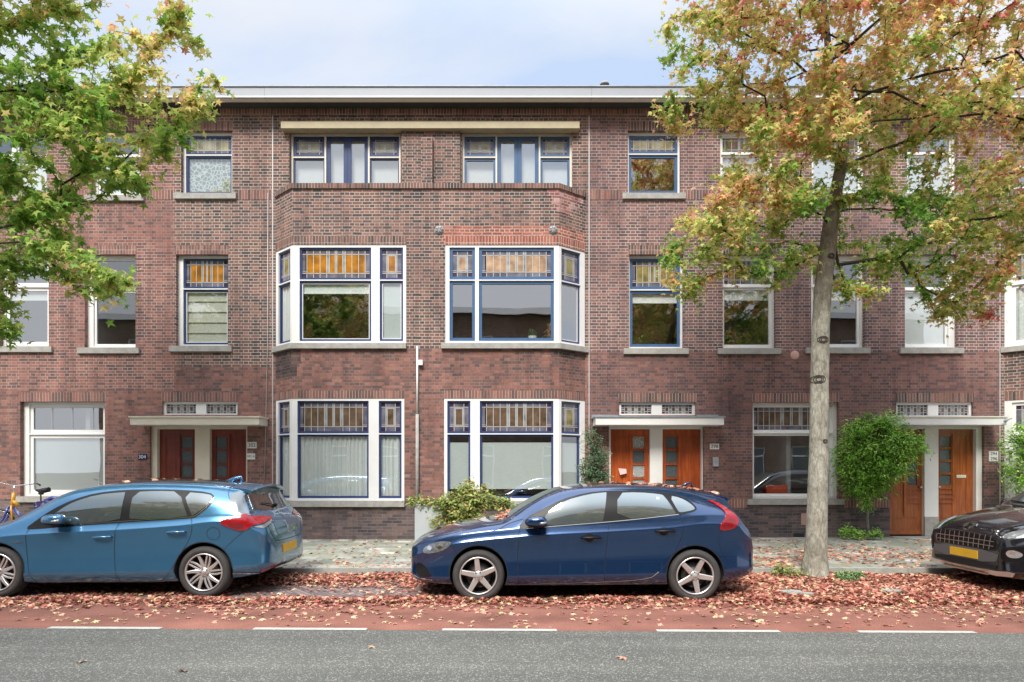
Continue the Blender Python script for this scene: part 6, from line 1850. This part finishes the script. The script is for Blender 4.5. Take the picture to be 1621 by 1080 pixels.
for md in ('side', 'far'):
    a.patch('window_trim', md, chaikin(win_all,1,True), M['trim'], .003)
    for g in (g1, g2, g3): a.patch('side_window', md, chaikin(g,1,True), M['car_glass'], .007)
    a.ribbon('chrome_strip', md, [Z(325,293),Z(640,270),Z(960,251),Z(985,247),Z(1062,188),Z(1087,150)], .010, M['chrome'], .008, smooth=1)
a.patch('windscreen', 'top', chaikin([(-1.2,0),(-1.17,-.35),(-1.05,-.60),(-.75,-.575),(-.42,-.52),(-.39,-.3),(-.37,0),(-.39,.3),(-.42,.52),(-.75,.575),(-1.05,.60),(-1.17,.35)],1,True), M['car_glass'], .004)
a.patch('glass_roof', 'top', chaikin([(-.33,-.50),(1.1,-.50),(1.2,-.4),(1.2,.4),(1.1,.50),(-.33,.50)],1,True), M['car_glass_dark'], .003)
a.patch('rear_window', 'rear', chaikin([(-.66,1.07),(-.60,1.20),(-.54,1.345),(.54,1.345),(.60,1.20),(.66,1.07)],1,True), M['car_glass_dark'], .005, .05)
wp = MB(); q0 = a.ray('rear', .0, 1.11); q1 = a.ray('rear', -.36, 1.16)
wp.tube([q0[0]+q0[1]*.03, q1[0]+q1[1]*.02], .008, 6); wp.tube([q0[0]+q0[1]*.01, q0[0]+q0[1]*.045], .022, 8); wp.build('rear_wiper', M['trim'], a.root, world=False)
for md, sg in (('side',-1),('far',1)):
    a.patch('tail_light', md, chaikin([Z(1100,277),Z(1150,256),Z(1195,240),Z(1225,232),Z(1255,248),Z(1300,262),Z(1260,296),Z(1215,324),Z(1150,302)],1,True), M['red_lamp'], .014, .04)
    a.patch('tail_light_lens', md, chaikin([Z(1140,280),Z(1190,276),Z(1225,286),Z(1205,308),Z(1160,298)],1,True), M['red_dark'], .018, .03)
    a.patch('tail_light', 'rear', chaikin([(sg*.84,.90),(sg*.84,1.0),(sg*.74,1.025),(sg*.40,.985),(sg*.40,.965),(sg*.66,.93)],1,True), M['red_lamp'], .014, .03)
    a.patch('tail_light_lens', 'rear', [(sg*.80,.885),(sg*.62,.925),(sg*.44,.955),(sg*.50,.925),(sg*.72,.865)], M['lamp_clear'], .012, .03)
    a.patch('rear_reflector', 'rear', [(sg*.74,.335),(sg*.50,.375),(sg*.48,.345),(sg*.70,.30)], M['red_dark'], .010, .03)
    a.ribbon('bumper_strip', 'rear', [(sg*.83,.31),(sg*.74,.29),(sg*.5,.325),(sg*.3,.33)], .012, M['chrome'], .008)
    a.patch('rear_quarter_glass', md, chaikin([Z(1150,150),Z(1186,120),Z(1225,128),Z(1272,226),Z(1240,236),Z(1196,229)],1,True), M['car_glass_dark'], .004, .03)
    a.patch('headlight', md, chaikin([(-2.02,.66),(-1.9,.75),(-1.7,.79),(-1.62,.79),(-1.75,.70),(-1.95,.63)],1,True), M['lamp_clear'], .006, .03)
    a.patch('sill_trim', md, [Z(175,592),Z(830,582),Z(840,600),Z(170,608)], M['trim'], .003)
    a.ribbon('door_seam', md, [Z(185,262),Z(140,310),Z(132,360),Z(135,460),Z(155,545),Z(172,583)], .006, M['seam'])
    a.ribbon('door_seam', md, [Z(662,115),Z(610,255),Z(582,320),Z(572,420),Z(580,500),Z(596,580)], .006, M['seam'])
    a.ribbon('door_seam', md, [Z(926,115),Z(965,250),Z(972,300),Z(950,370),Z(895,450),Z(862,520),Z(815,572),Z(760,579),Z(172,587)], .006, M['seam'])
    a.ribbon('lower_strip', md, [Z(165,575),Z(200,588),Z(780,580),Z(820,572)], .009, M['grey_plastic'], .003)
    a.ribbon('bumper_seam', md, [Z(1215,326),Z(1165,370),Z(1122,415)], .005, M['seam'])
    a.ribbon('hatch_seam', md, [Z(1150,92),Z(1148,130),Z(1160,160),Z(1200,232)], .006, M['seam'])
fc = Z(1073,333)
a.ribbon('fuel_flap', 'side', [(fc[0]+.082*math.cos(t), fc[1]+.078*math.sin(t)) for t in [2*PI*i/30 for i in range(31)]], .005, M['seam'], smooth=0)
a.patch('number_plate', 'rear', [(-.26,.50),(-.26,.61),(.26,.61),(.26,.50)], M['plate_y'], .012)
a.ribbon('hatch_seam', 'rear', [(-.66,1.02),(-.60,.85),(-.52,.70),(-.45,.665),(.45,.665),(.52,.70),(.60,.85),(.66,1.02)], .008, M['seam'])
a.patch('rear_diffuser', 'rear', [(-.55,.365),(-.5,.30),(.5,.30),(.55,.365)], M['trim'], .004)
for k_2 in range(1): pass
em = [(.0+.055*math.cos(t), 1.005+.037*math.sin(t)) for t in [2*PI*i/24 for i in range(25)]]
eb = a.ribbon('emblem', 'rear', em, .009, M['chrome'], .008, smooth=0)
a.ribbon('emblem_oval', 'rear', [(.018*math.cos(t), 1.005+.034*math.sin(t)) for t in [2*PI*i/20 for i in range(21)]], .007, M['chrome'], .008, parent=eb, smooth=0)
a.ribbon('emblem_oval', 'rear', [(.036*math.cos(t), 1.018+.013*math.sin(t)) for t in [2*PI*i/20 for i in range(21)]], .007, M['chrome'], .008, parent=eb, smooth=0)
Z0 = Z
for q in ((520,350),(890,325)):
    p = Z(*q)
    for sd_ in ('side','far'): a.handle(p[0], p[1], pA, .23, sd_)
mx = ((232/3.1755-CX)*7.62/F-a.X, CH-(740+268/3.1755-CY)*7.62/F)
for sg in (-1, 1): a.mirror(mx[0], mx[1], .27, .16, sg)
sp_ = MB(); rows = []
for i in range(15):
    y = -.60+1.20*i/14; e_ = .05*(abs(y)/.6)**2; zt = a.g['t'](1.58)-.06*(abs(y)/.6)**2.2
    rows.append([(1.50,y,zt+.018),(1.82-e_,y,zt-.012),(1.85-e_,y,zt-.03),(1.82-e_,y,zt-.05),(1.6,y,zt-.04)])
for i in range(14):
    for j in range(4): sp_.face([rows[i][j], rows[i][j+1], rows[i+1][j+1], rows[i+1][j]], smooth=True)
for rr_ in (rows[0], rows[-1]): sp_.face(rr_)
sp_.build('spoiler', pA, a.root, world=False, fixn=True)
an = MB(); an.tube([(1.25,0,1.45),(1.33,0,1.49),(1.40,0,1.515),(1.42,0,1.43)], [.04,.028,.014,.025], 8); an.build('antenna', pA, a.root, world=False)
p = a.S(28, 858); r = a.ray('side', *p)
plate_text(a.root, 'HYBRID', lambda u, d, z: (u+a.X, r[0].y+a.Y-d-.003, z), p[0], .0, p[1], .036, M['chrome'], 'lettering')

# ---- black car entering at the right edge
K = dict(w=.92, wheels=(-1.30,1.31), wr=.345, rim=.24, arch=.385, rot=(.1,.3), shd=.10, tab=dict(
  t=[(-2.20,.62),(-2.195,.70),(-2.17,.79),(-2.1,.865),(-1.95,.935),(-1.7,1.01),(-1.4,1.07),(-1.2,1.11),(-1.05,1.19),(-.8,1.34),(-.5,1.50),(-.15,1.60),(.5,1.645),(1.2,1.62),(1.7,1.56),(1.85,1.48),(1.98,1.25),(2.07,1.05),(2.12,.85),(2.15,.6)],
  b=[(-2.20,.25),(-2.0,.22),(-1.0,.20),(1.2,.22),(2.15,.34)],
  w=[(-2.20,.60),(-2.195,.66),(-2.17,.72),(-2.1,.79),(-1.98,.85),(-1.8,.895),(-1.5,.915),(-1.0,.92),(1.3,.92),(1.7,.90),(1.95,.85),(2.08,.76),(2.15,.55)],
  rh=[(-2.20,.46),(-2.17,.58),(-2.0,.68),(-1.6,.75),(-1.15,.76),(-.8,.72),(-.4,.66),(.5,.64),(1.5,.61),(1.85,.60),(2.0,.66),(2.15,.4)],
  cr=[(-2.20,.09),(-2.0,.08),(-1.2,.05),(-.6,.04),(0,.06),(1.5,.06),(2.15,.06)],
  belt=[(-2.2,.70),(-1.9,.84),(-1.5,.94),(-1.0,1.0),(0,1.04),(1.5,1.12),(2.15,.95)]))
pK = paint('black_car_paint', (.007,.007,.012), .2, .2)
k_ = Car('family_car', 'black tall car with a chrome slatted grille entering at the right edge', 'car', 8.42, 8.60, K, pK)
k_.wheels('five'); k_.arch_lips(M['trim'], .03)
gr = k_.patch('grille', 'front', chaikin([(-.56,.60),(-.54,.735),(0,.755),(.54,.735),(.56,.60),(.48,.565),(-.48,.565)],1,True), M['trim'], .006, .05)
for i in range(-5, 6): k_.ribbon('grille_bar', 'front', [(i*.092,.575),(i*.092*1.03,.75)], .011, M['steel'], .016, parent=gr, smooth=0)
for z in (.62, .68): k_.ribbon('grille_bar', 'front', [(-.53,z),(0,z+.004),(.53,z)], .008, M['steel'], .013, parent=gr, smooth=0)
k_.patch('bumper_band', 'front', chaikin([(-.62,.56),(-.56,.39),(.56,.39),(.62,.56)],1,True), simple('bumper_grey', (.10,.105,.115), .4), .008, .05)
k_.patch('air_intake', 'front', chaikin([(-.60,.40),(-.55,.31),(.55,.31),(.60,.40)],1,True), M['liner'], .012, .05)
k_.patch('skid_plate', 'front', chaikin([(-.78,.33),(-.72,.245),(.72,.245),(.78,.33),(.5,.30),(-.5,.30)],1,True), M['alloy'], .016, .05)
k_.patch('number_plate', 'front', [(-.26,.42),(-.26,.53),(.26,.53),(.26,.42)], M['plate_y'], .018, .05)
eb = k_.patch('emblem', 'front', chaikin([(-.12,.865),(0,.90),(.12,.865),(.075,.80),(0,.775),(-.075,.80)],1,True), M['chrome'], .012, .04)
k_.patch('emblem_figure', 'front', [(-.035,.862),(-.005,.855),(.02,.875),(.032,.862),(.012,.84),(.03,.825),(.045,.80),(.02,.812),(0,.805),(-.012,.79),(-.02,.81),(-.005,.83),(-.03,.835),(-.05,.85)], M['trim'], .016, .05, parent=eb)
for md, sg in (('side',-1),('far',1)):
    k_.patch('headlight', 'front', chaikin([(sg*.60,.735),(sg*.62,.80),(sg*.80,.90),(sg*.90,.93),(sg*.90,.80),(sg*.74,.735)],1,True), M['lamp_clear'], .008, .03)
    k_.patch('fog_recess', 'front', chaikin([(sg*.64,.62),(sg*.88,.66),(sg*.89,.46),(sg*.64,.44)],1,True), M['trim'], .006, .03)
    k_.patch('fog_lamp', 'front', [(sg*.75+.05*math.cos(t), .55+.05*math.sin(t)) for t in [2*PI*i/18 for i in range(18)]], M['lamp_clear'], .014, .03)
    k_.patch('side_window', md, chaikin([(-.98,1.03),(-.6,1.3),(-.2,1.46),(.5,1.5),(1.3,1.46),(1.55,1.2),(1.4,1.14)],1,True), M['car_glass'], .006)
    k_.ribbon('bonnet_seam', 'top', [(-1.15,sg*.74),(-1.7,sg*.70),(-2.05,sg*.56),(-2.14,sg*.3)], .006, M['seam'])
k_.patch('windscreen', 'top', chaikin([(-1.24,0),(-1.2,-.4),(-1.08,-.66),(-.8,-.66),(-.42,-.60),(-.40,0),(-.42,.60),(-.8,.66),(-1.08,.66),(-1.2,.4)],1,True), M['car_glass'], .004)
wp = MB()
for ya, yb2 in ((-.5,.1),(0,.55)):
    q0, q1 = k_.ray('top', -1.17, ya), k_.ray('top', -1.10, yb2); wp.tube([q0[0]+q0[1]*.015, q1[0]+q1[1]*.02], .009, 6)
    wp.build('wiper', M['trim'], k_.root, world=False); wp = MB()
for sg in (-1, 1): k_.mirror(-.78, 1.10, .25, .18, sg)
k_.patch('rear_window', 'rear', chaikin([(-.58,1.15),(-.54,1.45),(.54,1.45),(.58,1.15)],1,True), M['car_glass_dark'], .004)

# leaves lying on the cars
def on_car(c, zone):
    def f():
        x0, x1, y0, y1, dn = random.choice(zone)
        if random.random() > dn: return None
        x = random.uniform(x0, x1); y = random.uniform(y0, y1)
        return (c.X+x, c.Y+y, .0)
    def z(x, y):
        r = c.ray('top', x-c.X, y-c.Y); return r[0].z+.002 if r else 0
    return f, z
f, z = on_car(v, [(.2,1.75,-.45,.5,1),(.9,1.8,-.52,.3,1),(-1.1,-.95,-.5,.5,1)])
litter('fallen_leaves', 210, f, z, size=(.04,.075), tone=(.62,.17), label='pinkish fallen leaves lying on the roof of the dark blue car', cat='fallen leaves', seed=41, pile=0)
f, z = on_car(v, [(-1.13,-.98,-.6,.2,1),(-1.9,-1.2,-.4,.4,.25)])
litter('fallen_leaves', 60, f, z, size=(.035,.07), tone=(.6,.17), label='fallen leaves gathered at the windscreen foot of the dark blue car', cat='fallen leaves', seed=42, pile=0)
f, z = on_car(a, [(-.1,1.2,-.35,.4,1)])
litter('fallen_leaves', 14, f, z, size=(.06,.10), tone=(.72,.12), label='few dry leaves on the dark glass roof of the light blue car', cat='fallen leaves', seed=43, pile=0)
# ------------------------------------------------------------------ bicycle behind the light blue car
Yk = 12.75
def bp3(px, py, dy=0): return Vector(((px-CX)*Yk/F, Yk+dy, CH-(py-CY)*Yk/F))
bk = empty('bicycle', (wx(40,Yk), Yk, GZ), 'blue bicycle with a yellow head tube leaning below the large left window', 'bicycle')
M['bike_blue'] = simple('bike_blue', (.02,.045,.30), .3, coat=.6); M['bike_yellow'] = simple('bike_yellow', (.75,.36,.02), .35, coat=.5)
fa = Vector((wx(-2,Yk), Yk, GZ+.34)); ra = Vector((wx(84,Yk), Yk, GZ+.34)); bb = Vector((wx(48,Yk), Yk, GZ+.30))
hd = bp3(21,785); hd2 = bp3(18,800); st_ = bp3(65,800)
t = MB(); t.tube([hd2+Vector((.0,0,0)), bb], .026, 10); t.tube([st_, bb], .022, 10); t.tube([bb, ra+Vector((0,-.05,0))], .012, 8); t.tube([bb, ra+Vector((0,.05,0))], .012, 8); t.tube([st_, ra+Vector((0,-.05,0))], .010, 8)
t.build('frame', M['bike_blue'], bk)
t = MB(); t.tube([bp3(22,780), bp3(20,803)], .036, 12); t.tube([bp3(20,792), bp3(29,800)], .036, 10); t.tube([bp3(20,800,-.04), bp3(22,826,-.04)], .018, 8); t.build('head_tube', M['bike_yellow'], bk)
for s_ in (-.05,.05):
    t = MB(); t.tube([bp3(17,801,s_), bp3(8,822,s_), fa+Vector((0,s_,0))], [.024,.02,.012], 8); t.build('fork_leg', M['bike_blue'], bk)
t = MB(); t.tube([bp3(22,782), bp3(23,768)], .014, 8)
t.tube([bp3(3,763,-.28), bp3(10,762,-.25), bp3(17,767,-.1), bp3(23,769), bp3(32,768,.1), bp3(43,766,.25)], .011, 8); t.build('handlebar', M['chrome'], bk)
for a_, b_, d_ in (((-2,761),(8,764),-.28), ((43,766),(48,769),.27)):
    t = MB(); t.tube([bp3(*a_, d_), bp3(*b_, d_)], .018, 8); t.build('grip', M['black_plastic'], bk)
t = MB(); t.tube([bp3(65,803), bp3(64.5,781)], .014, 8); t.build('seat_post', M['black_plastic'], bk)
t = MB()
t.tube([bp3(57,776), bp3(62,777), bp3(68,777), bp3(78,775)], [.02,.035,.055,.05], 10); t.tube([bp3(62,781), bp3(68,781)], .03, 8); t.build('saddle', M['black_plastic'], bk)
for c_, nm in ((fa,'wheel'),(ra,'wheel')):
    t = MB()
    t.tube([c_+Vector((.32*math.cos(2*PI*i/36),0,.32*math.sin(2*PI*i/36))) for i in range(37)], .012, 6, cap=False)
    for i in range(18):
        an_ = 2*PI*i/18; t.tube([c_, c_+Vector((.32*math.cos(an_),0,.32*math.sin(an_)))], .0015, 3, cap=False)
    w_ = t.build(nm, M['chrome'], bk)
    t = MB(); t.tube([c_+Vector((.345*math.cos(2*PI*i/40),0,.345*math.sin(2*PI*i/40))) for i in range(41)], .02, 8, cap=False); t.build('tyre', M['tyre'], w_)
t = MB(); t.tube([ra+Vector((.39*math.cos(PI*i/20),0,.39*math.sin(PI*i/20))) for i in range(0,17)], .024, 6); t.build('mudguard', M['bike_blue'], bk)
t = MB(); zc = bp3(70,800).z
t.box(wx(66,Yk), wx(100,Yk), Yk-.08, Yk+.08, zc-.02, zc, 0); t.build('rear_rack', M['black_plastic'], bk, fixn=True)
m, n_, l_, b_ = nt('patterned_bag')
tcn = n_.new('ShaderNodeTexCoord'); ck = n_.new('ShaderNodeTexVoronoi'); ck.inputs['Scale'].default_value = 22; l_.new(tcn.outputs['Object'], ck.inputs[0])
rp_ = ramp(n_, [(.0,(.03,.03,.16)),(.35,(.03,.06,.40)),(.6,(.28,.32,.55)),(.8,(.35,.03,.06))], 'CONSTANT'); sc_ = n_.new('ShaderNodeSeparateColor'); l_.new(ck.outputs['Color'], sc_.inputs[0]); l_.new(sc_.outputs[0], rp_.inputs[0]); l_.new(rp_.outputs[0], b_.inputs['Base Color'])
bg_ = empty('bicycle_bag', tuple(bp3(85,800)), 'blue and red patterned bag on the rear rack of the bicycle', 'bag')
t = MB()
for s_ in (-1, 1):
    x0_, x1_ = wx(67,Yk), wx(97,Yk); y0_, y1_ = Yk+s_*.09, Yk+s_*.22
    t.prism([(x0_,y0_,zc-.24),(x1_,y0_,zc-.24),(x1_+.05,y0_,zc+.05),(x1_,y0_,zc+.11),(x0_+.06,y0_,zc+.09),(x0_,y0_,zc+.03)], (0,y1_-y0_,0), 0)
    t.build('pannier', m, bg_, fixn=True); t = MB()
t.tube([Vector((x0_+.06,Yk,zc+.08)), Vector(((x0_+x1_)/2,Yk,zc+.13)), Vector((x1_+.08,Yk,zc+.14))], [.05,.06,.02], 8); t.build('flap', M['bike_blue'], bg_)
t = MB(); p_ = bp3(101,797); t.tube([p_+Vector((-.05,0,0)), p_+Vector((.03,0,.01))], [.025,.03], 10); t.build('rear_lamp', M['red_lamp'], bk)
